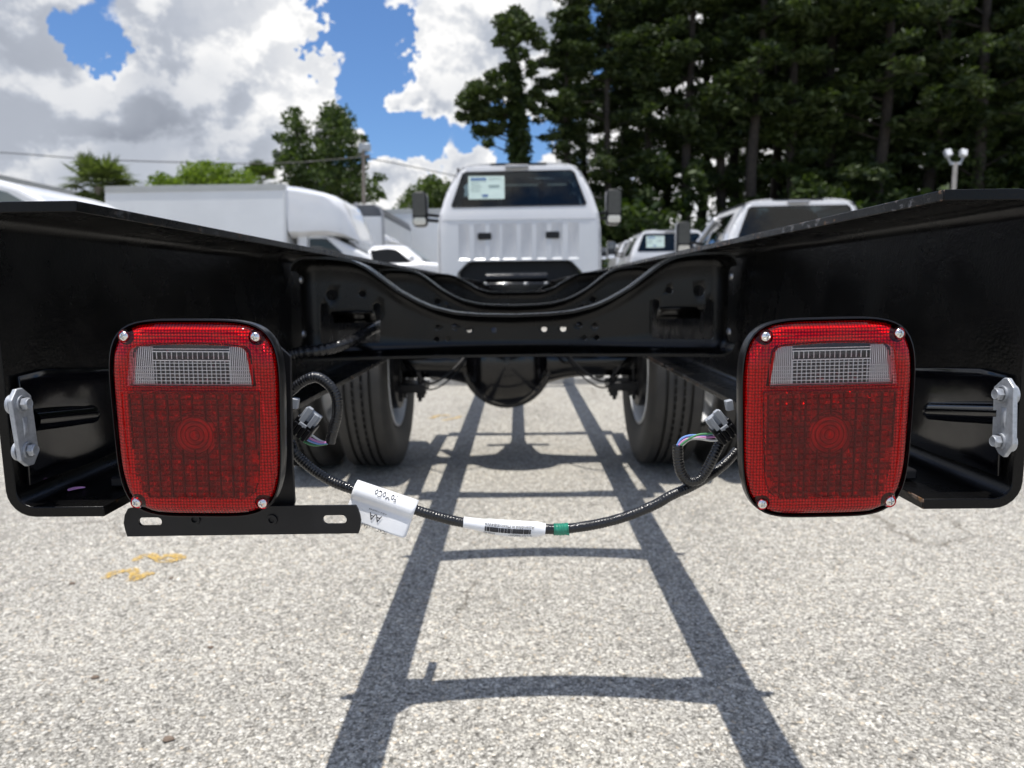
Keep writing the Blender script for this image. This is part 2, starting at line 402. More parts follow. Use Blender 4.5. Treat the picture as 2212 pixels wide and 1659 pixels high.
def thing(name, label, cat, loc=(0, 0, 0), group=None):
    o = bpy.data.objects.new(name, None); COL.objects.link(o); o.location = loc; o.empty_display_size = .1
    return tag(o, label, cat, group)
def tag(o, label=None, cat=None, group=None, kind=None):
    if label: o['label'] = label
    if cat: o['category'] = cat
    if group: o['group'] = group
    if kind: o['kind'] = kind
    return o
def copy_tree(o, parent=None):
    c = o.copy(); COL.objects.link(c); c.parent = parent
    if parent is not None: c.matrix_parent_inverse = o.matrix_parent_inverse.copy()
    for ch in [k for k in ALLCH(o)]: copy_tree(ch, c)
    return c
def ALLCH(o): return [k for k in bpy.data.objects if k.parent == o]

def panel(outline, holes=(), step=.02, fn=None, extra=(), eps=1e-7):
    """triangulate a 2D outline with holes plus inner points; fn(u,v)->3D point"""
    pts = []; edges = []
    def loop(L):
        o = len(pts); k = len(L)
        pts.extend(Vector((a, b)) for a, b in L); edges.extend((o+i, o+(i+1) % k) for i in range(k))
    loop(outline)
    for h in holes: loop(h)
    us = [p[0] for p in outline]; vs = [p[1] for p in outline]
    def inside(L, u, v):
        c = False; k = len(L)
        for i in range(k):
            x1, y1 = L[i]; x2, y2 = L[i-1]
            if (y1 > v) != (y2 > v) and u < (x2-x1)*(v-y1)/(y2-y1)+x1: c = not c
        return c
    if step:
        nu = int((max(us)-min(us))/step); nv = int((max(vs)-min(vs))/step)
        for i in range(1, nu):
            for j in range(1, nv):
                u = min(us)+(max(us)-min(us))*i/nu; v = min(vs)+(max(vs)-min(vs))*j/nv
                if inside(outline, u, v) and not any(inside(h, u, v) for h in holes): pts.append(Vector((u, v)))
    pts.extend(Vector(e) for e in extra)
    V, E_, F, *_ = geometry.delaunay_2d_cdt(pts, edges, [], 0, eps)
    fs = []
    for f in F:
        u = sum(V[i][0] for i in f)/len(f); v = sum(V[i][1] for i in f)/len(f)
        if inside(outline, u, v) and not any(inside(h, u, v) for h in holes): fs.append(tuple(f))
    mb = MB(); mb.add([fn(p[0], p[1]) for p in V], fs); return mb
def circ(u, v, r, n=14): return [(u+r*math.cos(2*math.pi*k/n), v+r*math.sin(2*math.pi*k/n)) for k in range(n)]
def rrect(u0, v0, u1, v1, r, n=4):
    o = []
    for (cu, cv, a0) in ((u1-r, v1-r, 0), (u0+r, v1-r, 90), (u0+r, v0+r, 180), (u1-r, v0+r, 270)):
        for k in range(n+1):
            a = RAD(a0+90*k/n); o.append((cu+r*math.cos(a), cv+r*math.sin(a)))
    return o
def catmull(pts, per=8):
    p = [Vector(q) for q in pts]; p = [p[0]*2-p[1]]+p+[p[-1]*2-p[-2]]; out = []
    for i in range(1, len(p)-2):
        for k in range(per):
            t = k/per; a, b, c, d = p[i-1:i+3]
            out.append(.5*((2*b)+(c-a)*t+(2*a-5*b+4*c-d)*t*t+(3*b-a-3*c+d)*t**3))
    out.append(p[-2]); return out
def resample(pts, step):
    out = [pts[0]]; acc = 0.0
    for a, b in zip(pts, pts[1:]):
        L = (b-a).length; d = step-acc
        while d <= L and L > 0:
            out.append(a.lerp(b, d/L)); d += step
        acc = (acc+L) % step
    out.append(pts[-1]); return out
def interp(x, xs, ys):
    return float(np.interp(x, xs, ys))
def text_verts(body, size):
    cu = bpy.data.curves.new('lettering', 'FONT'); cu.body = body; cu.size = size; cu.align_x = 'CENTER'; cu.align_y = 'CENTER'; cu.resolution_u = 3
    o = bpy.data.objects.new('lettering', cu); COL.objects.link(o)
    dg = bpy.context.evaluated_depsgraph_get(); dg.update()
    me = bpy.data.meshes.new_from_object(o.evaluated_get(dg))
    bpy.data.objects.remove(o); bpy.data.curves.remove(cu)
    return [v.co.copy() for v in me.vertices], [tuple(p.vertices) for p in me.polygons]

# ------------------------------------------------------------------ ground and setting
gr = MB(); rows = []
for y in (-60, -5, 0, 6, 30, 120, 600): rows.append([(x, y, 0) for x in (-600, -60, -8, 0, 8, 60, 600)])
gr.grid(rows); tag(gr.build('parking_lot_ground', M_ground, smooth=0), kind='structure')

# broken kerb strip with weeds across the lot, beyond the rear axle
kb = MB(); rows = []
for i in range(61):
    x = -9+i*.3
    y0 = 6.62+.02*math.sin(i*1.7); h = .075+.006*math.sin(i*2.3)
    rows.append([(x, y0, -.02), (x, y0+.005, h-.015), (x, y0+.03, h), (x, y0+.17, h), (x, y0+.2, -.02)])
kb.grid(rows); tag(kb.build('kerb', M_kerb), kind='structure')
def blades(n, x0, x1, y0, y1, h0, h1, z=0.0, dens=None):
    r = np.random.RandomState(3); vs = []; fs = []
    for i in range(n):
        x = r.uniform(x0, x1); y = r.uniform(y0, y1)
        if noise.noise(Vector((x*1.3, y, 5))) < -.12: continue
        h = r.uniform(h0, h1); a = r.uniform(0, 6.28); w = .006; lean = r.uniform(-.5, .5)*h
        dx, dy = math.cos(a)*w, math.sin(a)*w; o = len(vs)
        vs += [(x-dx, y-dy, z), (x+dx, y+dy, z), (x+dx*.7+lean*.4, y+dy, z+h*.6), (x-dx*.7+lean*.4, y-dy, z+h*.6), (x+lean, y+lean*.3, z+h)]
        fs += [(o, o+1, o+2, o+3), (o+3, o+2, o+4)]
    m = MB(); m.add(vs, fs); return m
tag(blades(5200, -4.5, 4.5, 6.84, 7.5, .05, .17).build('weeds', M_grass, smooth=0), 'thin green and yellow weeds growing behind the low kerb', 'weeds', kind='stuff')

# yellow spray-paint numerals on the ground, worn
def stroke(pix, w):
    pts = resample(catmull([G(*p) for p in pix], 10), .008); m = MB(); L = []; R_ = []
    for i, p in enumerate(pts):
        t = (pts[min(i+1, len(pts)-1)]-pts[max(i-1, 0)]).normalized(); nn = Vector((-t.y, t.x, 0)); k = 1+.25*noise.noise(p*40)
        L.append(p+nn*w*k+Vector((0, 0, .004))); R_.append(p-nn*w*k+Vector((0, 0, .004)))
    m.grid([L, R_]); return m
def joined(ms):
    a = MB()
    for m in ms: a.add(m.v, m.f)
    return a
pm = thing('paint_number', 'worn yellow sprayed number 25 on the asphalt below the left lamp', 'paint mark', G(305, 1232))
stroke([(225, 1252), (240, 1242), (262, 1236), (285, 1233), (292, 1243), (283, 1254), (300, 1250), (328, 1238)], .017).build('digit', M_yellow, pm, smooth=0)
stroke([(292, 1214), (302, 1206), (322, 1200), (340, 1208), (352, 1213), (376, 1212), (392, 1206), (372, 1201), (352, 1203)], .016).build('digit', M_yellow, pm, smooth=0)
o = joined([stroke([(930, 905), (950, 898), (972, 899)], .018), stroke([(955, 909), (985, 904), (998, 899)], .014)]).build('paint_smudge', M_yellow, smooth=0)
tag(o, 'faint yellow paint smudge on the asphalt beside the left inner tyre', 'paint mark')
for i, (px, py, r_, lab) in enumerate([(155, 1262, .007, 'dark pebble on the asphalt below the left bracket bolts'), (363, 1600, .009, 'brown pebble on the asphalt near the bottom left edge'),
        (205, 1465, .007, 'dark flake on the asphalt at the left, under the yellow number'), (730, 1152, .008, 'tan dry leaf bit on the asphalt right of the plate bracket'),
        (370, 1250, .0055, 'small dark pebble just right of the yellow number'), (455, 1400, .006, 'dark grey pebble on the asphalt right of and below the yellow number')]):
    m = MB(); p = G(px, py); rr = []
    for a in range(5):
        th = math.pi*a/4
        rr.append([(p.x+r_*1.4*math.sin(th)*math.cos(q)*(1+.25*math.sin(3*q+i)), p.y+r_*math.sin(th)*math.sin(q), max(.0005, r_*.45+r_*.5*math.cos(th))) for q in (k*math.pi/4 for k in range(8))])
    m.grid(rr, close_u=True); tag(m.build('pebble', M_stone), lab, 'pebble', 'loose bits on the asphalt')

# ------------------------------------------------------------------ the chassis truck
truck = thing('chassis_truck', 'white chassis cab truck seen along its bare black frame from its two red lamps', 'truck', (0, 3.64, 0))
RO, RI, FL, ZT, ZB, TH = .442, .433, .357, .9762, .7058, .0092
Y0, Y1 = .60, 10.6

def rail(s):
    ro = .024; ri = ro-TH
    outer = []; inner = []
    # C section open to the middle (s = -1 left, 1 right)
    pts = [(FL, ZT)]
    for k in range(7):
        a = RAD(90-15*k); pts.append((RO-ro+ro*math.cos(a), ZT-ro+ro*math.sin(a)))
    for k in range(7):
        a = RAD(-15*k); pts.append((RO-ro+ro*math.cos(a), ZB+ro+ro*math.sin(a)))
    pts.append((FL, ZB)); pts.append((FL, ZB+TH))
    for k in range(7):
        a = RAD(-90+15*k); pts.append((RO-ro+ri*math.cos(a), ZB+ro+ri*math.sin(a)))
    for k in range(7):
        a = RAD(15*k); pts.append((RO-ro+ri*math.cos(a), ZT-ro+ri*math.sin(a)))
    pts.append((FL, ZT-TH))
    ys = [Y0, .7, .85, 1.1, 1.5, 2.2, 3.2, 4.6, 6.5, 8.5, Y1]
    m = MB(); m.grid([[(s*x, y, z) for x, z in pts] for y in ys], close_u=True)
    k = len(pts)
    # end caps: strip quads across the thickness
    half = k//2
    for e in (0, len(ys)-1):
        o = e*k
        for i in range(half-1): m.f.append((o+i, o+i+1, o+k-2-i, o+k-1-i))
    return m
for s in (-1, 1):
    r = rail(s).build('frame_rail', M_frame, truck, smooth=35, bevel=.0009, seg=2)

# --- crossmembers: pressed dish sections open to the rear
CMX = [0, .07, .116, .161, .195, .23, .257, .286, .309, .335, .36, .42]
CMZ = [.8485, .8505, .8548, .8657, .881, .9016, .923, .9455, .957, .9625, .9645, .9645]
def crossmember(Yl, depth, tops, zb, bow, th=.005, holes=(), name='crossmember', xe=.4215):
    def ztop(x): return interp(abs(x), tops[0], tops[1])
    def yb(x): return bow*(1-(x/.42)**2)
    rw = .022
    def yweb(x):
        d = xe-abs(x)
        k = depth if d >= rw else max(.004, depth-rw+math.sqrt(max(0, rw*rw-(rw-d)**2)))
        return Yl+yb(x)+k
    xs = sorted(set([xe-.0, -xe]+[i*.012 for i in range(-34, 35)]+[s*(xe-rw+rw*math.sin(RAD(a))) for s in (-1, 1) for a in (0, 15, 30, 45, 60, 75, 85)]))
    zs_top = [0, 0, .003, .009, .017]
    def section(x, off):
        """front skin; off = inward thickness for the back skin"""
        t = ztop(x); d = xe-abs(x); rc = .028
        e = 0.0 if d > rc else rc-math.sqrt(max(0, rc*rc-(rc-d)**2))
        t -= e*.8; bz = zb+e*.8
        yw = yweb(x); yl = Yl+yb(x); r = min(.020, yw-yl)
        o = []
        o.append((x, yl, t-off)); o.append((x, (yl+yw-r)/2, t-off))
        for a in (0, 30, 60, 90):
            o.append((x, yw-r+r*math.sin(RAD(a)) + 0, t-th-off-r*(1-math.cos(RAD(a))) if False else t-off-r*(1-math.cos(RAD(a)))))
        for k in range(1, 6): o.append((x, yw, t-off-r+(bz+off+r-(t-off-r))*k/6))
        for a in (90, 60, 30, 0):
            o.append((x, yw-r+r*math.sin(RAD(a)), bz+off+r*(1-math.cos(RAD(a)))))
        o.append((x, (yl+yw-r)/2, bz+off)); o.append((x, yl, bz+off))
        return o
    inner = [section(x, th) for x in xs]
    # outer skin is the same dish pushed outwards
    outer = []
    for x in xs:
        q = section(x, 0.0); k = len(q)
        outer.append([(p[0], p[1]+(th if 2 <= i < k-2 else 0), p[2]) for i, p in enumerate(q)])
    m = MB(); R_ = len(xs); k = len(inner[0])
    rows = [inner[i]+outer[i][::-1] for i in range(R_)]
    m.grid(rows, close_u=True)
    n2 = 2*k
    for e in (0, R_-1):
        o = e*n2
        for i in range(k-1): m.f.append((o+i, o+i+1, o+n2-2-i, o+n2-1-i))
    ob = m.build(name, M_press, None, smooth=40)
    if holes:
        cut = MB()
        for h in holes: cut.prism([(u, Yl+.0, v) for u, v in h], (0, depth+bow+.12, 0))
        co = cut.build('cutter', None, smooth=0)
        md = ob.modifiers.new('cut', 'BOOLEAN'); md.operation = 'DIFFERENCE'; md.solver = 'EXACT'; md.object = co
        dg = bpy.context.evaluated_depsgraph_get(); dg.update()
        me = bpy.data.meshes.new_from_object(ob.evaluated_get(dg)); me.name = name
        ob.modifiers.clear(); ob.data = me; bpy.data.objects.remove(co)
        if not me.materials: me.materials.append(M_press)
    ob.parent = truck; bpy_parent_inv(ob, truck)
    q = ob.modifiers.new('bevel', 'BEVEL'); q.width = .0013; q.segments = 2; q.limit_method = 'ANGLE'; q.angle_limit = RAD(50)
    return ob
YL, DEP, BOW = 1.36, .075, .055
def hpx(px, py, rpx, Y=YL+DEP+.02, n=12):
    p = P(px, py, Y); return circ(p.x, p.z, rpx*Y/FPX, n)
H1 = [hpx(*h) for h in ((942, 709, 6), (979, 707, 7), (1011, 714, 6.5), (1066, 714, 6), (940, 735, 6), (964, 734, 6),
                        (1177, 713, 6.5), (1219, 712, 7), (1254, 703, 7), (1288, 705, 6.5), (1265, 731, 6), (1292, 731, 6), (781, 635, 7.5), (1447, 627, 7.5), (1508, 628, 12), (718, 637, 12))]
def ushape(L, R_, te, tf, bt, ew, Y=YL+DEP+.01):
    q = lambda x, y: (lambda p: (p.x, p.z))(P(x, y, Y))
    return [q(L, bt-4), q(L, te+5), q(L+ew*.5, te), q(L+ew, te+5), q(L+ew, tf), q(R_-ew, tf), q(R_-ew, te+5), q(R_-ew*.5, te), q(R_, te+5), q(R_, bt-4), q(R_-4, bt), q(L+4, bt)]
H1 += [ushape(693, 817, 653, 677, 742, 15), ushape(1413, 1540, 645, 668, 733, 15)]
cm1 = crossmember(YL, DEP, (CMX, CMZ), .7645, BOW, holes=H1)
H2 = [circ(s*x, z, r, 10) for s in (-1, 1) for x, z, r in ((.25, .862, .011), (.215, .838, .009), (.06, .80, .006), (.14, .80, .006), (.20, .80, .008))]
cm2 = crossmember(2.19, DEP, (CMX, CMZ), .778, BOW, holes=H2)
cm3 = crossmember(2.93, .07, ([0, .10, .124, .158, .197, .248, .278, .31, .42], [.8875, .8885, .893, .904, .928, .955, .962, .9645, .9645]), .79, .0)
cm4 = crossmember(4.25, .07, ([0, .14, .20, .26, .30, .42], [.85, .852, .885, .93, .945, .945]), .78, .0)
cm5 = crossmember(6.4, .07, ([0, .14, .20, .26, .30, .42], [.86, .862, .885, .93, .945, .945]), .78, .0)
# rolled tabs in the cut-outs of the rear crossmember
for (L, R_, tf) in ((708, 802, 677), (1428, 1525, 668)):
    a = P(L, tf, YL+DEP); c = P(R_, tf, YL+DEP); m = MB(); rows = []
    for k in range(7):
        t = RAD(15*k); rows.append([(x, YL+DEP+.012+.035*math.sin(t), a.z+.001-.022*(1-math.cos(t))) for x in (a.x, (a.x+c.x)/2, c.x)])
    m.grid(rows); m.build('bent_tab', M_press, cm1, solid=.005)
# crossmember rivets with bright heads
def rivet(m, p, ax, r=.0075, h=.005):
    ax = Vector(ax); u = ax.orthogonal().normalized(); w = ax.cross(u); rows = []
    for k in range(5):
        t = RAD(90*k/4); rows.append([Vector(p)+ax*(h*math.sin(t))+(u*math.cos(a)+w*math.sin(a))*r*max(.02, math.cos(t)) for a in (2*math.pi*j/12 for j in range(12))])
    return m.grid(rows, close_u=True)
M_rivet = grain(mat('worn_rivet', (.34, .34, .35), .3, metal=.8), 200, .4)
for (px, py, X) in ((649, 604, -.4155), (655, 722, -.4155), (1581, 596, .4155), (1576, 717, .4155)):
    p = PX(px, py, X); rivet(MB(), p, (-math.copysign(1, X), 0, 0), .0085, .006).build('rivet', M_rivet, cm1)
for cmx, y in ((cm1, YL+.05), (cm2, 2.25)):
    for s in (-1, 1):
        for z in (.91, .80):
            m = MB(); m.lathe([(0, .012), (s*.010, .012), (s*.011, .007), (s*.034, .007), (s*.035, 0.0005)], (s*(RO+.001), y, z), 'X', 6); m.build('mounting_bolt', M_satin, cmx)
# hanger tabs under the two spring crossmembers
for y in (2.93, 4.25):
    for s in (-1, 1):
        MB().box((s*.30, y+.05, .775), (.14, .09, .012)).build('gusset', M_satin, cm3 if y < 3 else cm4)

# --- rear axle, springs, wheels
axle = MB(); AY, AZ, DX = 3.64, .53, -.05
rows = []
for x in np.linspace(-.86, .86, 61):
    ax = abs(x); rr = .080+.095*math.exp(-((x-DX)/.22)**2)
    rows.append([(x, AY+rr*.95*math.cos(t), AZ+rr*math.sin(t)) for t in (2*math.pi*k/20 for k in range(20))])
axle.grid(rows, close_u=True); ax_o = axle.build('axle_housing', M_gloss, truck, smooth=60)
bowl = MB(); rows = []
for k in range(13):
    t = RAD(7.5*k); rows.append([(DX+.208*math.cos(t)*math.cos(q), AY-.075-.155*math.sin(t)**.9, AZ+.216*math.cos(t)*math.sin(q)) for q in (2*math.pi*j/40 for j in range(40))])
bowl.grid(rows, close_u=True); bowl.build('differential_cover', M_gloss, ax_o, smooth=60)
fl = MB(); fl.lathe([(.03, .18), (.03, .226), (-.012, .228), (-.018, .223), (-.018, .200)], (DX, AY-.085, AZ), 'Y', 48); fl.build('cover_flange', M_gloss, ax_o, smooth=35)
for k in range(10):
    a = 2*math.pi*(k+.5)/10; m = MB(); m.lathe([(0, .009), (-.009, .009), (-.010, .0005)], (DX+.214*math.cos(a), AY-.103, AZ+.214*math.sin(a)), 'Y', 6); m.build('cover_bolt', M_gloss, ax_o, smooth=0)
pin = MB(); pin.lathe([(.05, .15), (.22, .10), (.34, .075), (.35, .10), (.39, .10), (.40, .05), (.47, .045), (.48, .042), (2.4, .042), (4.6, .042)], (DX, AY, AZ), 'Y', 20); pin.build('drive_shaft', M_satin, truck)
m = MB(); m.box((DX, AY+.36, AZ+.0), (.36, .05, .06)); m.build('pinion_brake', M_satin, ax_o, bevel=.01)
for s in (-1, 1):
    sp = None
    for k in range(5):
        L = .66-.11*k; pts = []; m = MB(); rows = []
        for i in range(21):
            u = -1+2*i/20; y = AY+u*L; z = .745-.10*(1-u*u*(L/.66)**2)-.013*k
            rows.append([(s*.505, y, z), (s*.582, y, z), (s*.582, y, z-.011), (s*.505, y, z-.011)])
        m.grid(rows, close_u=True)
        o = m.build('leaf_spring' if sp is None else 'spring_leaf', M_satin, truck if sp is None else sp)
        sp = sp or o
    for yy in (AY-.06, AY+.06):
        for xx in (.495, .592):
            m = MB(); m.tube([(s*xx, yy, .70), (s*xx, yy, .335)], .010, 8); m.build('u_bolt', M_satin, sp)
            m = MB(); m.lathe([(0, .018), (.03, .018)], (s*xx, yy, .355), 'Z', 6, caps=True); m.build('nut', M_satin, sp, smooth=0)
    MB().box((s*.543, AY, .405), (.16, .19, .045)).build('spring_plate', M_satin, sp, bevel=.006)
    MB().box((s*.543, AY, .64), (.12, .17, .05)).build('spring_seat', M_satin, sp, bevel=.006)
    MB().box((s*.47, 2.97, .80), (.07, .12, .22)).build('spring_hanger', M_satin, truck, bevel=.01)
    MB().box((s*.47, 4.30, .80), (.07, .12, .20)).build('spring_hanger', M_satin, truck, bevel=.01)
    # shock absorber and brake hoses
    m = MB(); m.tube([(s*.455, AY+.25, .42), (s*.40, AY+.05, .80)], .03, 12); m.build('shock_absorber', M_satin, truck)
    for (zz, rr) in ((.50, .006), (.47, .004)):
        m = MB(); m.tube(catmull([(s*.20, AY-.10, .64), (s*.30, AY-.20, zz+.02), (s*.42, AY-.24, zz-.05), (s*.52, AY-.14, zz+.02), (s*.58, AY-.06, .55)], 8), rr, 8); m.build('brake_hose', M_plasblk, truck)

def tyre_prof(w, ro, ri):
    """closed lathe profile with ribs and grooves"""
    h = w/2; tr = h*.80; pr = [(-h*.72, ri), (-h*.86, ri+.03), (-h, (ro+ri)/2+.02), (-h*.985, ro-.055), (-h*.93, ro-.026), (-tr-.008, ro-.010), (-tr, ro-.003)]
    g = [-.56, -.20, .20, .56]
    for q in g:
        gw = .0075
        c = q*tr; pr += [(c-gw, ro), (c-gw+.0015, ro-.018), (c+gw-.0015, ro-.018), (c+gw, ro)]
    return pr+[(-a, r) for a, r in pr[:7][::-1]]
def wheel(cx, cy, cz, dirn, w=.255, ro=.50, parent=None, full=True):
    """dirn: +1 the rim dish faces +x"""
    m = MB(); m.lathe(tyre_prof(w, ro, .292), (cx, cy, cz), 'X', 72)
    ty = m.build('wheel', M_rubber, parent, smooth=30)
    if full:
        # sipes: flat dark patches laid on the inner ribs imitate shaded notches, one part
        sp = MB()
        for k in range(80):
            a = 2*math.pi*k/80
            for q in (-.10, .10):
                aa = a+(.02 if q > 0 else 0); R_ = ro+.0004
                c = Vector((cx+q*w*.8, cy+R_*math.cos(aa), cz+R_*math.sin(aa))); t = Vector((0, -math.sin(aa), math.cos(aa)))
                sp.add([c+Vector((-.007, 0, 0))-t*.007, c+Vector((.007, 0, 0))-t*.004, c+Vector((.007, 0, 0))+t*.007, c+Vector((-.007, 0, 0))+t*.004], [(0, 1, 2, 3)])
        o = sp.build('tread_sipe_shade', M_trim, ty, smooth=0); o['kind'] = 'stuff'
    r = MB(); h = w/2
    r.lathe([(-h*.80, .300), (-h*.83, .292), (-h*.74, .285), (-h*.60, .270), (-h*.2, .262), (h*.5, .262), (h*.74, .285), (h*.83, .292), (h*.80, .300)], (cx, cy, cz), 'X', 48)
    r.lathe([(dirn*h*.1, .262), (dirn*h*.35, .22), (dirn*h*.62, .17), (dirn*h*.66, .11), (dirn*h*.66, .001)], (cx, cy, cz), 'X', 48)
    r.build('rim', M_rimwhite, ty, smooth=40, solid=.006)
    if full:
        b = MB(); b.lathe([(-dirn*h*.95, .001), (-dirn*h*.95, .15), (-dirn*h*.9, .205), (dirn*h*.1, .21), (dirn*h*.12, .001)], (cx, cy, cz), 'X', 32)
        b.build('brake_drum', M_satin, ty)
    return ty
for s in (-1, 1):
    wheel(s*.722+.006, AY, .50, s, parent=truck)
    wheel(s*1.045+.006, AY, .50, -s, parent=truck)
    wheel(s*.98, 10.55, .50, -s, parent=truck, full=False)
# --- reinforcement plates inside the rail ends, with bead and zinc bolt plates
def inner_plate(s):
    X = s*(RI-.0035)
    tops = [(245, 795), (160, 795), (95, 798), (40, 808), (14, 816)] if s < 0 else [(1950, 795), (2040, 795), (2120, 796.5), (2170, 798), (2200, 799.5)]
    T = [PX(px, py, X) for px, py in tops]; T = [p for p in T if p.y > Y0+.022]; T.append(Vector((X, Y0+.012, T[-1].z-.002)))
    T = [T[0]+Vector((0, .12, 0))]+T
    m = MB(); rows = []
    for k in range(9):
        f = k/8; rows.append([(X-s*(.0015*math.sin(f*3.1)+.005*math.exp(-((p.y-.70)/.03)**2)+.0035*math.exp(-((p.y-.79)/.02)**2)), p.y, p.z+(ZB+TH+.016-p.z)*f) for p in T])
    m.grid(rows); return m
def hexbolt(m, p, s, r=.0055, h=.0062):
    p = Vector(p)
    prof = [(0, r*1.32), (-s*.0016, r*1.32), (-s*.0018, r*1.08)]
    m.lathe(prof, p, 'X', 24)
    m.lathe([(-s*.0017, r), (-s*h*.85, r), (-s*h*.95, r*.88)], p, 'X', 6)
    m.lathe([(-s*h*.80, r*.80), (-s*h*1.02, r*.82), (-s*h*1.12, r*.74), (-s*h*1.08, r*.68), (-s*h*1.06, .0004)], p, 'X', 20)
    return m
for s in (-1, 1):
    pl = inner_plate(s).build('reinforcement_plate', M_gloss, truck, smooth=60, solid=.003, bevel=.0006)
    X = s*(RI-.0115)
    ends = ((75, 908), (215, 893)) if s < 0 else ((2165, 893), (1995, 887))
    a, c = PX(*ends[0], X), PX(*ends[1], X); m = MB(); rows = []
    d = (c-a); L = d.length
    for i in range(25):
        u = i/24; q = a+d*u; edge = min(u*L+.02, (1-u)*L); k = 1.0 if edge > .0095 else math.sqrt(max(0.0, 1-((.0095-edge)/.0095)**2))
        rows.append([(X+s*.006-s*.0115*k*math.cos(t), q.y, q.z+.0105*max(.02, k)*math.sin(t)*1.0) for t in (RAD(-90+18*j) for j in range(11))])
    m.grid(rows); m.build('pressed_bead', M_gloss, pl, smooth=60)
    X = s*(RI-.0165)
    if s < 0: corner = [(36, 841), (49, 838), (68, 854), (85, 976), (75, 1003), (62, 1007), (46, 995), (25, 866)]; bolts = ((47, 872), (61, 972)); slot = (56, 922)
    else: corner = [(2168, 816), (2176, 817), (2189, 838), (2187, 960), (2167, 988), (2156, 980), (2142, 955), (2146, 836)]; bolts = ((2166, 851), (2161, 953)); slot = (2167, 902)
    Q = [PX(px, py, X) for px, py in corner]
    m = MB(); m.prism(Q, (s*.004, 0, 0)); zp = m.build('bolt_plate', M_zinc, truck, smooth=0, bevel=.0008)
    for bp in bolts:
        p = PX(*bp, X); hexbolt(MB(), p, s).build('hex_bolt', M_zinc, zp, smooth=30)
        m = MB(); m.lathe([(0, .0085), (s*.0030, .0085)], p+Vector((s*.0042, -.003, 0)), 'X', 24, caps=True); m.build('spacer_washer', M_zinc, zp, smooth=30, bevel=.0006)
    p = PX(*slot, X); m = MB(); rows = []
    for i in range(9):
        u = -1+i/4; rows.append([(p.x-s*.0016*math.cos(t)*(1-u*u*.9), p.y+.0032*math.sin(t), p.z+u*.0085) for t in (RAD(-90+22.5*j) for j in range(9))])
    m.grid(rows); m.build('plate_dimple', M_zinc, zp)

# ------------------------------------------------------------------ tail lamps (local x right, z up, y away from the viewer)
LA, LB, LN = .0755, .0885, 4.6
def lring(k, n=96, grow=0.0):
    o = []
    for i in range(n):
        t = 2*math.pi*i/n; c, s = math.cos(t), math.sin(t)
        q = (abs(c)**LN+abs(s)**LN)**(-1/LN)
        a, b_ = LA*k+grow, LB*k+grow
        x, z = a*q*c, b_*q*s
        o.append((x*(1+.030*z/b_), z))
    return o
def lrad(x, z):
    xx = x/(1+.030*z/LB); return (abs(xx/LA)**LN+abs(z/LB)**LN)**(1/LN)
WIN = []
for (x, z) in [(-.0560, .0310), (.0560, .0310)]: WIN.append((x, z))
for k in range(6): a = RAD(90*k/5); WIN.append((.0440+.0085*math.cos(a), .0585+.0085*math.sin(a)))
for k in range(1, 6): u = 1-2*k/6; WIN.append((.0440*u, .067+.0022*(1-u*u)))
for k in range(6): a = RAD(90+90*k/5); WIN.append((-.0440+.0085*math.cos(a), .0585+.0085*math.sin(a)))
FIELD = [(-.0590, .0262), (.0590, .0262)]
for k in range(7): t = k/6; FIELD.append((.0590-.0035*t, .0262-.078*t))
FIELD += [(.0515, -.0640), (.0445, -.0695), (-.0445, -.0695), (-.0515, -.0640)]
for k in range(7): t = 1-k/6; FIELD.append((-.0590+.0035*t, .0262-.078*t))
FIELD = FIELD[::1]
def dedupe(L):
    o = []
    for p in L:
        if not o or (abs(p[0]-o[-1][0])+abs(p[1]-o[-1][1])) > 1e-5: o.append(p)
    return o
FIELD = dedupe(FIELD)
SCREWS = [(-.0578, .0742), (.0578, .0742), (-.0572, -.0742), (.0572, -.0742)]
def shell_y(x, z):
    r = min(1.0, lrad(x, z)/.990); return -.0165*(max(0.0, 1-r**9))**.5
def heightfield(poly, step, fn):
    us = [p[0] for p in poly]; vs = [p[1] for p in poly]
    def ins(u, v):
        c = False
        for i in range(len(poly)):
            x1, y1 = poly[i]; x2, y2 = poly[i-1]
            if (y1 > v) != (y2 > v) and u < (x2-x1)*(v-y1)/(y2-y1)+x1: c = not c
        return c
    nu = int((max(us)-min(us))/step)+1; nv = int((max(vs)-min(vs))/step)+1; idx = {}; V = []; F = []
    for i in range(nu+1):
        for j in range(nv+1):
            u, v = min(us)+i*step, min(vs)+j*step
            if ins(u, v): idx[i, j] = len(V); V.append((u, fn(u, v), v))
    for (i, j), a in idx.items():
        b_, c, d = idx.get((i+1, j)), idx.get((i+1, j+1)), idx.get((i, j+1))
        if b_ is not None and c is not None and d is not None: F.append((a, b_, c, d))
    m = MB(); m.add(V, F); return m
def prism_h(u, v):
    r = math.hypot(u, v+.0125)
    y = -.0090
    if r < .0215:
        y += .0016*math.cos(min(r, .0215)/.0215*math.pi*7)*.6 + .0022*(1-(r/.0215)**2)
        return y
    ci, cj = int((u+.0590)/.01135*2), int((v+.0700)/.0049); hs_ = math.sin(ci*12.9898+cj*78.233)*43758.5453; hs_ -= math.floor(hs_)
    cu = ((u+.0590)/.01135) % 1.0; cv = ((v+.0700)/.0049) % 1.0
    cv = 1-cv; saw = (cv*1.0 if cv < .72 else (1-cv)/.28*.72)
    y += -.0034*saw*(.70+.55*hs_)+.0011*(hs_-.5)*(((u+.0590)/.01135*2) % 1.0-.5)*2
    g = min(cu, 1-cu)*.01135
    if g < .0010: y += .0036*(1-g/.0010)
    y += -.0007*math.cos(2*math.pi*((u+.0590)/.00378))
    y += .0007*math.sin(r*1050)
    return y
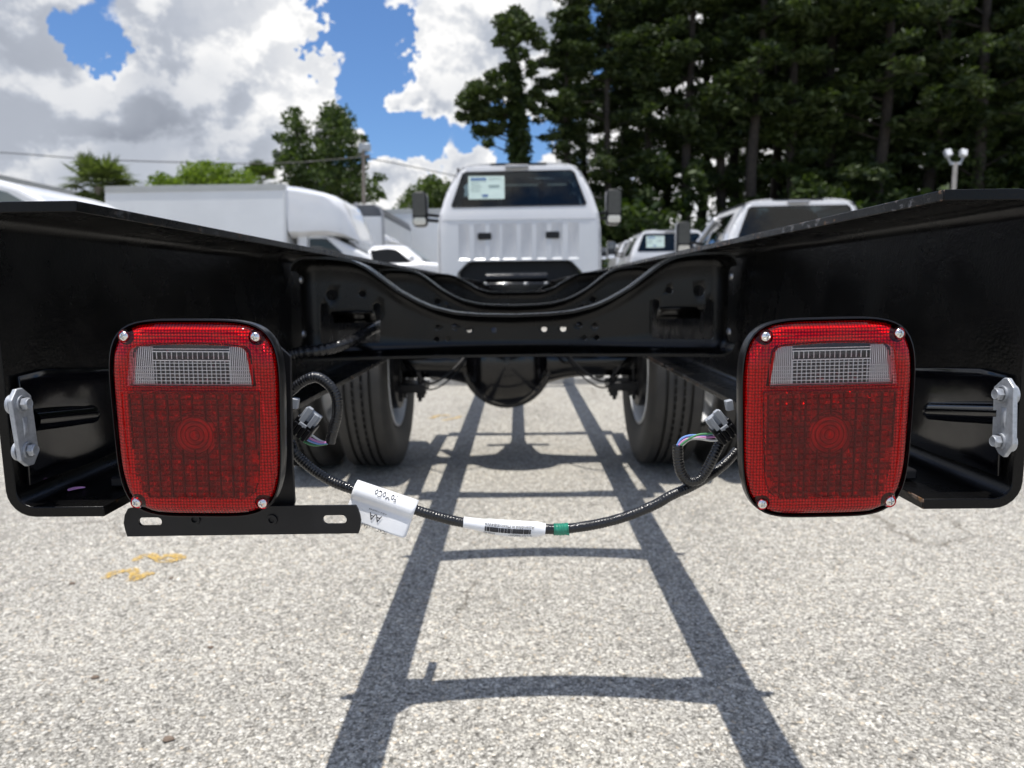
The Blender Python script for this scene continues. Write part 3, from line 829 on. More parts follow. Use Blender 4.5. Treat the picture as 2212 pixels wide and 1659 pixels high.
def clear_h(u, v):
    y = -.0055
    if abs(u) > .0345: y += .0013*math.cos(2*math.pi*u/.0037)+(.0008*math.cos(2*math.pi*v/.0034) if v < .050 else 0)
    else:
        k = math.exp(-((v-.0575)/.006)**2)
        y += .0065*k
        y += .0011*math.cos(2*math.pi*v/.0042)*(1-k)+.0008*math.cos(2*math.pi*u/.0056)
    if abs(abs(u)-.0345) < .0008: y += -.0022
    return y
def make_lamp():
    T = lambda m: m
    hs = MB()
    rows = [[(x, .004, z) for x, z in lring(1.0)], [(x, .016, z) for x, z in lring(.975)], [(x, .040, z) for x, z in lring(.87)], [(x, .046, z) for x, z in lring(.80)]]
    hs.grid(rows, close_u=True); hs.f.append(tuple(len(hs.v)-96+i for i in range(96)))
    lamp = hs.build('tail_lamp', M_plasblk, None, smooth=40)
    ga = MB(); prof = [(.984, .003), (.987, -.0045), (.994, -.0065), (1.006, -.0060), (1.010, .001), (1.000, .008), (.99, .010)]
    ga.grid([[(x, y, z) for x, z in lring(k)] for k, y in prof], close_u=True)
    kids = [ga.build('gasket', M_plasblk, None, smooth=50)]
    # red outer shell with a window opening, screw wells left open
    holes = [WIN[::1]]+[circ(x, z, .0056, 14) for x, z in SCREWS]
    sh = panel([(x, z) for x, z in lring(.988, 120)], holes, .0045, lambda u, v: (u, shell_y(u, v), v))
    rim = [(x, z) for x, z in lring(.988, 120)]
    red = sh.build('red_lens', M_redlens, None, smooth=50); kids.append(red)
    rd = MB()   # raised lip around the window and ledge below it
    for off, wd in ((0, .0013),):
        L = [Vector((x, shell_y(x, z)-.0006, z)) for x, z in WIN]; L = L+[L[0], L[1]]
        rd.tube(L, .0011, 8, caps=False)
    ld = [Vector((x, shell_y(x, .0275)-.0004, .0272)) for x in np.linspace(-.0615, .0615, 16)]; rd.tube(ld, .0011, 8)
    for sx in (-1, 1): rd.tube([Vector((sx*x, shell_y(x, z)-.0002, z)) for x, z in ((.0615, .0272), (.0612, .0), (.0595, -.035), (.0570, -.060))], .0007, 6)
    kids.append(rd.build('lens_ridge', M_redlens, None, smooth=60))
    cl = panel(WIN, [], .006, lambda u, v: (u, shell_y(u, v)-.0009, v)); kids.append(cl.build('clear_lens', M_clearlens, None, smooth=60))
    # optics behind
    grow = lambda L, k: [(x*k, (z-.049)*k+.049) for x, z in L]
    rb = panel([(x, z) for x, z in lring(.972, 96)], [FIELD[::1], WIN[::1]]+[circ(x, z, .0075, 12) for x, z in SCREWS], .006, lambda u, v: (u, -.0085 if lrad(u, v) < .92 else -.0085+.10*(lrad(u, v)-.92), v))
    kids.append(rb.build('reflex_border', M_reflex, None, smooth=40))
    pf = heightfield(FIELD, .00085, prism_h).build('prism_field', M_prism, None, smooth=22); kids.append(pf)
    cf_ = heightfield(WIN, .0008, clear_h).build('reverse_optics', M_prismclear, None, smooth=30); kids.append(cf_)
    # brake field: dark bars imitate grooves that refraction darkens; reversing window: flute bars
    def infield(u, v):
        c = False
        for i in range(len(FIELD)):
            x1, y1 = FIELD[i]; x2, y2 = FIELD[i-1]
            if (y1 > v) != (y2 > v) and u < (x2-x1)*(v-y1)/(y2-y1)+x1: c = not c
        return c
    gb_ = MB(); rg = random.Random(2)
    for i in range(-5, 6):
        x = i*.01135*.98; v0 = -.0685
        while v0 < .0245:
            ln_ = .0049
            if infield(x*1.02, v0) and infield(x*1.02, v0+ln_) and (math.hypot(x, v0+.0125) > .0165):
                w_ = .00042+.00025*rg.random()
                gb_.box((x*(1-.02*(1-(v0+.07)/.09)), -.0134, v0+ln_/2), (w_*2, .0022, ln_*rg.uniform(.8, 1.02)))
            v0 += ln_
    for j in range(20):
        v0 = -.0682+j*.0049
        for i in range(-11, 11):
            x = (i+.5)*.01135*.49
            if infield(x-.0025, v0) and infield(x+.0025, v0) and math.hypot(x, v0+.0125) > .0165 and rg.random() > .12:
                gb_.box((x, -.0128, v0+rg.uniform(-.0002, .0002)), (.0045*rg.uniform(.7, 1.0), .0014, .0010+.0008*rg.random()))
    for rr in (.0045, .0085, .0125, .0165, .0205):
        gb_.tube([Vector((rr*math.cos(t), -.0122, -.0125+rr*math.sin(t))) for t in (2*math.pi*k/40 for k in range(42))], .00045, 5, caps=False)
    o = gb_.build('groove_dark_bars', M_groovedark, None, smooth=0); o['kind'] = 'stuff'; kids.append(o)
    fb = MB()
    for i in range(26):
        s_ = -1 if i < 13 else 1; x = s_*(.0345+.0017*(i % 13)); top = .0655-.9*max(0, abs(x)-.045)-max(0, (abs(x)-.0495))*2.0
        if abs(x) < .0535: fb.box((x, -.0092, (.0325+top)/2), (.0007, .0018, top-.0325))
    for j in range(11):
        z = .0325+j*.0031
        if .0535 < z < .0605: continue
        hw = .0345 if z > .0500 else .053
        fb.box((0, -.0094, z), (2*hw, .0014, .0006))
    for i in range(-8, 9): fb.box((i*.0041, -.0078, .043), (.0006, .0014, .021))
    for i in range(-7, 8): fb.box((i*.0046+.0004*math.sin(i*5), -.0072, .0575), (.0005+.0003*math.sin(i*3)**2, .0010, .0060))
    for j in range(2): fb.box((0, -.0096, (.0535, .0612)[j]), (.069, .0016, .0009))
    o = fb.build('window_flutes', M_flute, None, smooth=0); o['kind'] = 'stuff'; kids.append(o)
    cav = MB(); cav.grid([[(x, .0025, z) for x, z in lring(k)] for k in (.97, .5, .01)], close_u=True); kids.append(cav.build('reflector', M_cavity, None))
    for i, (x, z) in enumerate(SCREWS):
        y0 = shell_y(x, z); m = MB(); rows = []
        for k in range(9):
            rr = .0041*(1-k/8); row = []
            for j in range(40):
                a = 2*math.pi*j/40; u, w = max(rr, .00003)*math.cos(a), max(rr, .00003)*math.sin(a)
                y = -.0026*math.sqrt(max(0, 1-(rr/.0043)**2))
                c, s = math.cos(.35+i), math.sin(.35+i); uu, ww = u*c+w*s, -u*s+w*c
                if (abs(uu) < .00055 and abs(ww) < .0023) or (abs(ww) < .00055 and abs(uu) < .0023): y += .0016
                row.append((x+u, y0-.0004+y, z+w))
            rows.append(row)
        m.grid([[(x+.0041*math.cos(2*math.pi*j/40), y0+.002, z+.0041*math.sin(2*math.pi*j/40)) for j in range(40)]]+rows, close_u=True)
        kids.append(m.build('screw', M_chrome, None, smooth=30))
        m = MB(); m.lathe([(-.0002, .0040), (.0008, .0058), (-.0006, .0060)], (x, y0+.0006, z), 'Y', 20); kids.append(m.build('screw_well', M_redlens, None, smooth=60))
    for body, z, sz in (('SAE AIRST 79', -.0668, .0058), ('\u00d8', .0125, .0035)):
        V, F = text_verts(body, sz); m = MB(); m.add([(p.x, shell_y(p.x, z)-.00045, z+p.y) for p in V], F); kids.append(m.build('moulded_lettering', M_redlens, None, smooth=0))
    for k in kids: k.parent = lamp
    return lamp
lamp = make_lamp()
def place_lamp(o, px, py, Y, ang, yawd):
    o.parent = truck; bpy_parent_inv(o, truck)
    o.matrix_basis = Matrix.Translation(P(px, py, Y)) @ Matrix.Rotation(RAD(yawd), 4, 'Z') @ Matrix.Rotation(RAD(ang), 4, 'Y') @ Matrix.Diagonal((.955, .97, .97, 1))
lampR = lamp.copy(); COL.objects.link(lampR)
for ch in ALLCH(lamp):
    c = ch.copy(); COL.objects.link(c); c.parent = lampR
place_lamp(lamp, 432, 905, .605, .9, 0)
place_lamp(lampR, 1780, 903, .605, -.75, 0)
lamp['label'] = 'left tail lamp, above the plate bracket'; lampR['label'] = 'right tail lamp, without a plate bracket'
V, F = text_verts('GROTE 9130', .0062); m = MB(); m.add([(p.x, shell_y(p.x, .0215)-.00045, .0215+p.y) for p in V], F)
o = m.build('moulded_lettering', M_redlens, None, smooth=0); o.parent = lampR
# mounting plates behind the lamps, licence plate bracket under the left one
def pxpoly(L, Y): return [P(x, y, Y) for x, y in L]
mp = MB(); mp.prism(pxpoly([(300, 760), (600, 745), (628, 770), (632, 1000), (637, 1085), (633, 1100), (320, 1100), (290, 1000)], .655), (0, .004, 0)); mp.build('lamp_mount_plate', M_satin, truck, smooth=0, bevel=.0008)
mp = MB(); mp.prism(pxpoly([(1620, 745), (1900, 740), (1925, 1060), (1640, 1065), (1604, 1000), (1592, 880)], .655), (0, .004, 0)); mp.build('lamp_mount_plate', M_satin, truck, smooth=0, bevel=.0008)
for (xa, xb) in ((-.37, -.31), (.31, .37)):
    MB().box(((xa+xb)/2, .690, ZB+TH+.0065), (.085, .07, .010)).build('lamp_mount_foot', M_satin, truck, bevel=.002)
def slot2(px0, py0, px1, py1, Y):
    a, c = P(px0, py0, Y), P(px1, py1, Y); r = abs(a.z-c.z)/2
    return rrect(a.x, c.z, c.x, a.z, r*.98, 5)
YB = .642
q = lambda x, y: (lambda p: (p.x, p.z))(P(x, y, YB))
outl = [q(292, 1096), q(400, 1095), q(560, 1093), q(769, 1091)]+[q(774, 1100), q(778, 1112), q(780, 1124), q(779, 1138), q(775, 1151)]+[q(560, 1154), q(400, 1156), q(277, 1158)]+[q(272, 1144), q(269, 1128), q(271, 1112), q(278, 1098)]
br = panel(outl, [slot2(300, 1117, 352, 1135, YB), slot2(698, 1112, 750, 1131, YB)], 0, lambda u, v: (u, YB, v))
brk = br.build('licence_plate_bracket', M_satin, truck, smooth=0, solid=.0030)
for (px, py) in ((422, 1121), (588, 1122)):
    p = P(px, py, YB-.001); m = MB(); m.lathe([(-.001, .0052), (-.0024, .0050), (-.0025, .0028), (.001, .0026)], p, 'Y', 20); m.build('bracket_rivet', M_satin, brk)

# ------------------------------------------------------------------ wiring harness
YH = .70
def hp(L, Y=YH): return [P(*(p[:2]), p[2] if len(p) > 2 else Y) for p in L]
def loom(pts, r, name, parent, pitch=.0031, amp=.055, m=None):
    c = resample(catmull(pts, 14), .00062); m_ = MB()
    def rf(u, i):
        s_ = i*.00062; k = .5+.5*noise.noise(Vector((s_*38, 3.3, r*100)))
        return r*(1+amp*(1.25*k)*math.sin(2*math.pi*s_/pitch)+.07*noise.noise(Vector((s_*90, 1, 0))))
    m_.tube(c, rf, 16); return m_.build(name, m or M_loom, parent, smooth=70)
R_L = .0051
main = loom(hp([(628, 955, .705), (634, 972), (648, 990), (668, 1008), (690, 1024), (722, 1042), (765, 1058), (830, 1078), (900, 1102), (950, 1117), (1003, 1129), (1090, 1138), (1180, 1143), (1227, 1142), (1300, 1130), (1360, 1113), (1415, 1090), (1450, 1070), (1490, 1052, .705), (1530, 1029, .712), (1565, 1002, .718), (1592, 974, .724)]), R_L, 'wiring_harness', truck)
loom(hp([(622, 848), (632, 841), (645, 830), (664, 819), (683, 815), (702, 824), (718, 840), (727, 860), (728.5, 882), (727, 901), (722, 920), (717, 939), (713, 957)]), .0052, 'loom_branch', main, pitch=.0027, amp=.04)
loom(hp([(1464, 962, .70), (1465, 994, .70), (1472, 1022, .70), (1488, 1039, .70), (1510, 1035, .70), (1528, 1012, .70), (1543, 982, .70), (1558, 952, .704)]), .0052, 'loom_branch', main)
def wire(L, m, Y=YH):
    w = MB(); w.tube(catmull(hp(L, Y), 8), .00115, 8); w.build('wire', m, main)
wire([(708, 957), (692, 952), (675, 941), (660, 930)], M_ww, .700); wire([(707, 956), (690, 955), (672, 948), (655, 937)], M_wp, .697)
wire([(708, 958), (690, 959), (670, 953), (652, 942)], M_wb, .697); wire([(706, 959), (680, 962), (660, 956), (648, 946)], M_wg, .697)
wire([(1463, 962), (1472, 948), (1490, 941), (1520, 940), (1548, 936)], M_wb, .701); wire([(1470, 962), (1490, 947), (1510, 939), (1530, 937), (1545, 935)], M_wg, .696)
wire([(1466, 962), (1480, 950), (1505, 945), (1530, 945), (1553, 942)], M_wp, .699); wire([(1472, 964), (1490, 950), (1510, 948), (1540, 952), (1561, 948)], M_ww, .698)
def connector(px, py, s):
    o = P(px, py, YH); R_ = Matrix.Rotation(RAD(s*38), 3, 'Y'); k = FPX
    B = lambda x, y, z, dx, dy, dz, mm, name, bv=.0006: MB().box(o+R_ @ Vector((s*x, y, z)), (dx, dy, dz), R_).build(name, mm, conn, bevel=bv)
    global conn
    conn = MB().box(o, (.022, .016, .017), R_).build('connector', M_plasblk, main, bevel=.0012)
    conn['label'] = 'black and grey connector at the left lamp' if s > 0 else 'black and grey connector at the right lamp'
    for i in range(4): B(-.0075+.005*i, -.0088, -.0035, .0038, .004, .013, M_plasblk, 'connector_rib')
    B(-.0045, -.006, .0135, .0055, .006, .017, M_conngrey, 'latch'); B(.0045, -.006, .0125, .0045, .006, .015, M_conngrey, 'latch')
    B(.0, -.002, .0135, .018, .008, .012, M_conngrey, 'latch_base')
    B(-.001, -.009, .0035, .008, .003, .004, M_conngrey, 'latch_button')
connector(657, 922, 1); connector(1562, 928, -1)
for (px, py) in ((637, 871), (1575, 875)):
    MB().box(P(px, py, YH-.002), (.0072, .008, .0105), Matrix.Rotation(RAD(12 if px < 1000 else -12), 3, 'Y')).build('retainer_clip', M_conngrey, main, bevel=.001)
# green tape, sleeve label, flag label
tp = MB(); c = resample(catmull(hp([(1196, 1143.5), (1212, 1143.5), (1228, 1142)]), 8), .001); tp.tube(c, lambda u, i: .0060+.0003*math.sin(i*2.1), 18, caps=False)
t0 = P(1222, 1152, YH-.0055); tp.add([t0, t0+Vector((.0035, .0, .0005)), t0+Vector((.0040, .001, -.0030)), t0+Vector((.0005, .001, -.0018))], [(0, 1, 2, 3)])
tp.build('green_tape', M_tape, main, solid=.0002)
SA, SB = P(1001.5, 1128, YH), P(1177.6, 1143.5, YH); SU = (SB-SA); SL = SU.length; SU.normalize(); SN = Vector((0, -1, 0)); SV = SU.cross(SN).normalized()
if SV.z > 0: SV = -SV                     # points down
def sleeve_r(u): return interp(u, [0, .05, .25, .32, .6, .9, 1], [.0057, .0057, .0066, .0078, .0088, .0080, .0060])
sleeve_bend = lambda u: -.0022*math.sin(math.pi*u)
sv = MB(); rows = []
for i in range(40):
    u = i/39; r = sleeve_r(u); b0 = SA+SU*SL*u-SV*sleeve_bend(u)*1.0
    rows.append([b0+SN*(.0062*math.cos(t)*(1+.05*noise.noise(Vector((u*20, t, 0)))))+SV*(r*math.sin(t)) for t in (2*math.pi*k/24 for k in range(24))])
sv.grid(rows, close_u=True); slv = sv.build('sleeve_label', M_label, main, smooth=60)
def on_sleeve(U, Vv):
    u = U/SL; r = sleeve_r(u); k = max(-.97, min(.97, Vv/r)); b0 = SA+SU*U-SV*sleeve_bend(u)
    return b0+SN*(.0062*math.sqrt(1-k*k)+.00085)+SV*Vv
def sleeve_text(body, size, U, Vv):
    V, F = text_verts(body, size); m = MB(); m.add([on_sleeve(U-p.x, Vv+p.y) for p in V], F); m.build('lettering', M_ink, slv, smooth=0)
def zs(x, y):   # place from the close-up
    p = P(718.9+.25*x, 1023+.25*y, YH)-SA; return p.dot(SU), p.dot(SV)
for body, size, x, y in (('Assembled in Mexico', .0042, 1588, 430), ('GB4WA', .0042, 1378, 408), ('2026-03', .0036, 1355, 484), ('*61CGJY7B000305*', .0030, 1622, 506)):
    u, v = zs(x, y); sleeve_text(body, size, u, v)
bars = MB(); x = 1318; rb = random.Random(4)
while x < 1712:
    w = rb.choice((3, 3, 4, 7)); (ua, va), (ub, vb) = zs(x, 422+(x-1318)*.085), zs(x+w, 464+(x-1318)*.085)
    bars.add([on_sleeve(ua, va), on_sleeve(ub, va), on_sleeve(ub, (va+vb)/2), on_sleeve(ua, (va+vb)/2), on_sleeve(ub, vb), on_sleeve(ua, vb)], [(0, 1, 2, 3), (3, 2, 4, 5)])
    x += w+rb.choice((3, 4, 4, 7))
bars.build('barcode', M_ink, slv, smooth=0)
FA, FB = P(764, 1053, YH-.006), P(898, 1098, YH-.006); FU = FB-FA; FLn = FU.length; FU.normalize(); FV = FU.cross(Vector((0, -1, 0))).normalized()
if FV.z > 0: FV = -FV
FPV = [-.0050, -.0030, -.0006, .0030, .0075, .0112, .0125, .0145, .0240, .0335]; FPY = [.0120, .0045, .0010, -.0010, -.0012, .0010, .0018, .0010, -.0012, -.0030]
def on_flag(U, Vv, lift=0.0):
    y = interp(Vv, FPV, FPY)+.0010*math.sin(U*90)*max(0, Vv)/.03
    return FA+FU*U+FV*Vv+Vector((0, y-lift, 0))
fm = MB(); rows = []
for Vv in np.linspace(-.005, .0325, 26):
    row = []
    for i in range(21):
        u = i/20; ins = 0.0
        if Vv > .0295: ins = .003*(1-math.sqrt(max(0, 1-((Vv-.0295)/.003)**2)))
        row.append(on_flag(ins+(FLn-2*ins)*u, float(Vv)))
    rows.append(row)
fm.grid(rows); flg = fm.build('flag_label', M_label, main, smooth=60, solid=.00025)
def flag_text(body, size, x, y):
    p = P(718.9+.25*x, 1023+.25*y, YH-.006)-FA; U, Vv = p.dot(FU), p.dot(FV)
    V, F = text_verts(body, size); m = MB(); m.add([on_flag(U-q_.x, Vv+q_.y, .0011) for q_ in V], F); m.build('lettering', M_ink, flg, smooth=0)
flag_text('FoMoCo', .0066, 455, 196); flag_text('AA', .0098, 368, 374); flag_text('PC4T \u2014 13A409', .0046, 345, 458); flag_text('A10D-E-14182650-028', .0020, 390, 328)
# thick harness trunk running to the left rail and through the crossmember cut-out
tr = MB(); tr.tube(catmull([P(626, 768, 1.335), P(645, 763, 1.34), P(690, 757, 1.35), P(730, 748, 1.365), P(765, 734, 1.40), P(800, 712, 1.46), P(826, 702, 1.56)], 10), lambda u, i: .0115*(1+.06*math.sin(i*1.9)), 14); tr.build('harness_trunk', M_loom, truck, smooth=60)
# pink petal lying on the left lower flange
m = MB(); c0 = G(146, 1060, ZB+TH+.0012); c1 = G(184, 1054, ZB+TH+.0012); d = c1-c0; w = Vector((-d.y, d.x, 0)).normalized()*.0042
rows = []
for i in range(9):
    u = i/8; k = math.sin(math.pi*min(1, u*.85+.12))**.8*(1-u*.5); c = c0+d*u+Vector((0, 0, .0008*math.sin(u*3)))
    rows.append([c-w*k, c+Vector((0, 0, .0006)), c+w*k+Vector((0, 0, .001))])
m.grid(rows); tag(m.build('petal', M_petal), 'small pink petal lying on the lower flange of the left rail', 'petal')

# ------------------------------------------------------------------ cab (shared by all the chassis cab trucks)
def make_cab(parent, ox, oy, oz, sheet=True):
    """built as seen 8.8 m ahead of the camera, then moved by (ox, oy, oz)"""
    YC = 8.8; off = Vector((ox, oy-YC, oz)); k = YC/FPX; xc = P(1121, 450, YC).x
    zz = lambda y: P(1121, y, YC).z
    prof = [(349.5, 60), (350.2, 84), (352.5, 104), (356.5, 118), (364, 128.5), (378, 136), (390, 142.5), (414, 154.5), (440, 163), (461, 169.5), (496, 174), (558, 175.5), (600, 175), (640, 171), (664, 166)]
    half = [(hw*k, zz(y)) for y, hw in prof]
    outl = [(x, z) for x, z in half]+[(-x, z) for x, z in half[::-1]]
    def W(x, y, z): return Vector((xc+x, YC+y, z))+off
    win = [(x, z) for x, z in [(-138*k, zz(446)), (138*k, zz(444.5)), (141.5*k, zz(439)), (117*k, zz(373)), (110*k, zz(367.5)), (-110*k, zz(369)), (-118*k, zz(374)), (-141.5*k, zz(441))]]
    ribs = [(650, 745), (782, 880), (915, 1000), (1022, 1145), (1180, 1275), (1312, 1402), (1440, 1535), (1580, 1672)]
    rr = []
    for a, c in ribs:
        rr.append(((a-1166)*.25*k, zz(560), (c-1166)*.25*k, zz(482)))
    vents = [(-88*k, zz(517), -59*k, zz(502)), (56*k, zz(516), 85*k, zz(501))]
    low = [(-133*k, zz(650)), (133*k, zz(650)), (133*k, zz(588)), (112*k, zz(566)), (104*k, zz(563)), (-104*k, zz(563)), (-112*k, zz(566)), (-133*k, zz(588))]
    rholes = []
    for (x0, z0, x1, z1) in rr: rholes.append([(x0, z0), (x1, z0), (x1, z1), (x0, z1)])
    def backy(x, z):
        e = 0.0
        hx = interp(-z, [-h[1] for h in half], [h[0] for h in half]); d = hx-abs(x); rc = .075
        if d < rc: e = rc-math.sqrt(max(0, rc*rc-(rc-max(0, d))**2))
        dz = half[0][1]-z
        if dz < .05: e = max(e, .05-math.sqrt(max(0, .05**2-(.05-max(0, dz))**2)))
        return e+max(0.0, (z-1.75))*.10
    back = panel(outl, [win, low]+rholes, .045, lambda u, v: W(u, backy(u, v), v))
    for (x0, z0, x1, z1) in rr:
        d = .011; a = .022; bz = .013
        o_ = [(x0, 0, z0), (x1, 0, z0), (x1, 0, z1), (x0, 0, z1)]; i_ = [(x0+a, d, z0+bz), (x1-a, d, z0+bz), (x1-a, d, z1-.03), (x0+a, d, z1-.03)]
        back.add([W(x, y+backy(x, z), z) for x, y, z in o_+i_], [(0, 1, 5, 4), (1, 2, 6, 5), (2, 3, 7, 6), (3, 0, 4, 7), (4, 5, 6, 7)])
    # flanks and roof swept forward
    def ring(y, top=None, widen=0.0):
        out_ = []
        for x, z in half:
            zt = z if top is None else min(z, top)
            out_.append((x+widen, zt))
        return [W(x, y+ (0.075 if y == 0 else 0), z) for x, z in out_], [W(-x, y+(0.075 if y == 0 else 0), z) for x, z in out_]
    iw = [i for i, (y, hw) in enumerate(prof) if y >= 455][0]; ir = 5
    for sgn in (0, 1):
        A, B_, C_, D_ = ring(0)[sgn], ring(.32)[sgn], ring(1.30)[sgn], ring(2.0, top=zz(470))[sgn]
        E_ = ring(2.35, top=zz(490))[sgn]
        n_ = len(A)
        edge = [W((1 if sgn == 0 else -1)*x, backy(x, z), z) for x, z in half]
        back.grid([edge, A, B_])                                    # rear pillar
        back.grid([B_[iw:], C_[iw:], D_[iw:], E_[iw:]])              # door below the glass
        back.grid([B_[:ir+1], C_[:ir+1]])                           # roof side
    for y0, y1 in ((0.0, .32), (.32, 1.30)):
        L0, R0 = ring(y0); L1, R1 = ring(y1); back.grid([[L0[0], R0[0]], [L1[0], R1[0]]])
    back.grid([[W(half[0][0], backy(half[0][0], half[0][1]), half[0][1]), W(-half[0][0], backy(half[0][0], half[0][1]), half[0][1])], [W(half[0][0], .075, half[0][1]), W(-half[0][0], .075, half[0][1])]])
    for sgn in (-1, 1):                                             # A pillars
        back.tube([W(sgn*half[5][0], 1.25, half[5][1]), W(sgn*(half[iw][0]-.02), 2.0, half[iw][1]+.0)], .045, 8)
    # cowl, hood, front
    hz, hb = zz(490), .62
    hood = [(2.30, zz(472)), (2.6, zz(478)), (3.45, zz(500)), (3.62, zz(520)), (3.66, zz(600)), (3.66, hb), (2.30, hb)]
    for sgn in (-1, 1): back.add([W(sgn*.92, y, z) for y, z in hood], [tuple(range(7))])
    for i in range(6):
        (y0, z0), (y1, z1) = hood[i], hood[i+1]; back.add([W(-.92, y0, z0), W(.92, y0, z0), W(.92, y1, z1), W(-.92, y1, z1)], [(0, 1, 2, 3)])
    cab = back.build('cab', M_white, parent, smooth=38)
    def sub(m, name, mm, **kw): return m.build(name, mm, cab, **kw)
    gw = panel(win, [], .08, lambda u, v: W(u, backy(u, v)+.006, v)); sub(gw, 'rear_window', M_glass, smooth=60)
    fr = MB(); gz = zz(407); fr.grid([[W(x*kk, backy(x, z)+yy, gz+(z-gz)*kz) for x, z in win] for kk, kz, yy in ((1.012, 1.03, .004), (1.010, 1.025, -.006), (.992, .975, -.004), (.985, .955, .008))], close_u=True); sub(fr, 'window_seal', M_trim)
    a = MB(); a.prism([W(-28*k, -.004, zz(363)), W(21*k, -.004, zz(362.5)), W(21*k, -.004, zz(355)), W(-28*k, -.004, zz(355))], (0, .09, 0)); sub(a, 'brake_light', M_greytrim, bevel=.008)
    for (x0, z0, x1, z1) in vents:
        v_ = MB(); v_.prism([W(u, -.006, w) for u, w in rrect(x0, z0, x1, z1, .022)], (0, .045, 0)); vo_ = sub(v_, 'vent', M_trim, smooth=0)
        for i in range(3): vo_b = MB().box(W((x0+x1)/2, -.008, z0+(z1-z0)*(i+1)/4), (x1-x0-.03, .006, .006))
    # dark recess and shelf below the back wall
    lw = MB(); lw.prism([W(x*.98, .16, z) for x, z in low], (0, .02, 0)); sub(lw, 'cab_recess', M_trim, smooth=0)
    lw = MB(); o2 = [W(x, 0, z) for x, z in low]; i2 = [W(x, .16, z) for x, z in low]; lw.grid([o2+[o2[0]], i2+[i2[0]]]); sub(lw, 'recess_wall', M_trim, smooth=0)
    for sgn in (-1, 1):                                             # dark roof seams and door gaps
        q = MB(); q.tube([W(sgn*(half[4][0]+.004), backy(half[4][0], half[4][1])-.004, half[4][1]-.03), W(sgn*(half[4][0]-.004), .06, half[4][1]+.012), W(sgn*(half[4][0]-.004), 1.28, half[4][1]+.012)], .014, 6); sub(q, 'roof_seam', M_trim)
        q = MB(); q.tube([W(sgn*(half[i][0]+.001), .26, half[i][1]) for i in range(6, len(half))], .006, 5); sub(q, 'door_gap', M_trim)
        q = MB(); q.tube([W(sgn*(half[i][0]*.972), backy(half[i][0]*.972, half[i][1])-.001, half[i][1]) for i in range(9, len(half)-2)], .0045, 5); sub(q, 'corner_seam', M_greytrim)
    q = MB(); q.tube([W(x, backy(x, zz(474))-.001, zz(474)) for x in np.linspace(-.93, .93, 20)], .004, 5); sub(q, 'panel_seam', M_greytrim)
    # glass at sides and front
    for sgn, nm in ((1, 0), (-1, 1)):
        s0 = [(half[5][0]-.01, .33, half[5][1]), (half[5][0]-.01, 1.28, half[5][1]), (half[iw][0]-.02, 1.95, half[iw][1]), (half[iw][0]-.01, .33, half[iw][1])]
        g = MB(); g.add([W(sgn*x, y, z) for x, y, z in s0], [(0, 1, 2, 3)]); sub(g, 'side_window', M_darkglass, smooth=0)
    g = MB(); g.add([W(-.66, 1.32, half[1][1]), W(.66, 1.32, half[1][1]), W(.86, 2.1, zz(470)), W(-.86, 2.1, zz(470))], [(0, 1, 2, 3)]); sub(g, 'windshield', M_darkglass, smooth=0)
    # seats and dash seen through the glass
    for x0 in (-.5, .02, .52):
        MB().box(W(x0, .38, zz(455)), (.46, .14, .44)).build('seat', M_seat, cab, bevel=.05)
        MB().box(W(x0, .36, zz(408)), (.24, .09, .15)).build('headrest', M_seat, cab, bevel=.035)
    MB().box(W(0, 1.95, zz(478)), (1.6, .35, .22)).build('dashboard', M_trim, cab, bevel=.04)
    MB().box(W(.02, 1.30, zz(385)), (.22, .03, .06)).build('inner_mirror', M_trim, cab, bevel=.01)
    if sheet:
        x0, x1, z0, z1 = -106*k, -30*k, zz(429), zz(378.5)
        sh = MB(); sh.add([W(x0, backy(x0, z0)-.0005-.012, z0), W(x1, backy(x1, z0)-.012, z0), W(x1, backy(x1, z1)-.012, z1), W(x0, backy(x0, z1)-.012, z1)], [(0, 1, 2, 3)])
        s1 = sub(sh, 'window_sheet', M_paper, smooth=0)
        def bar(u0, v0, u1, v1, mm, nm='printed_bar'):
            q_ = lambda u, v: (x0+(x1-x0)*u, z1+(z0-z1)*v); b_ = MB()
            P4 = [q_(u0, v1), q_(u1, v1), q_(u1, v0), q_(u0, v0)]
            b_.add([W(x, backy(x, z)-.016, z) for x, z in P4], [(0, 1, 2, 3)]); b_.build(nm, mm, cab, smooth=0)
        bar(.06, .08, .50, .17, M_blueink); bar(.56, .40, .86, .47, M_greytext); bar(.56, .10, .90, .13, M_greytext); bar(.38, .80, .54, .89, M_blueink)
        for i in range(5): bar(.07, .28+.09*i, .30+.04*(i % 3), .30+.09*i, M_greytext)
    # towing mirrors
    for sgn in (-1, 1):
        xm = (-232 if sgn < 0 else 222)*k; zm = zz(430); hw, hh = 17*k, 40*k
        hd = MB(); hd.prism([W(u, .92, w) for u, w in rrect(xm-hw, zm-hh, xm+hw, zm+hh, .05)], (0, .13, 0)); h_ = hd.build('side_mirror', M_trim, parent, bevel=.02)
        gl = MB(); gl.prism([W(u, .908-(w-zm)*.10, w) for u, w in rrect(xm-hw*.86, zm-hh*.40, xm+hw*.86, zm+hh*.92, .03)], (0, .005, 0)); gl.build('mirror_glass', M_mirror, h_, smooth=0)
        gl = MB(); gl.prism([W(u, .900-(w-zm)*.06, w) for u, w in rrect(xm-hw*.86, zm-hh*.92, xm+hw*.86, zm-hh*.50, .03)], (0, .005, 0)); gl.build('spot_mirror', M_spot, h_, smooth=0)
        cp = MB(); cp.prism([W(u, 1.04, w) for u, w in rrect(xm-hw*1.04, zm-hh*1.02, xm+hw*1.04, zm+hh*1.02, .06)], (0, .06, 0)); cp.build('mirror_cap', M_white, h_, bevel=.03)
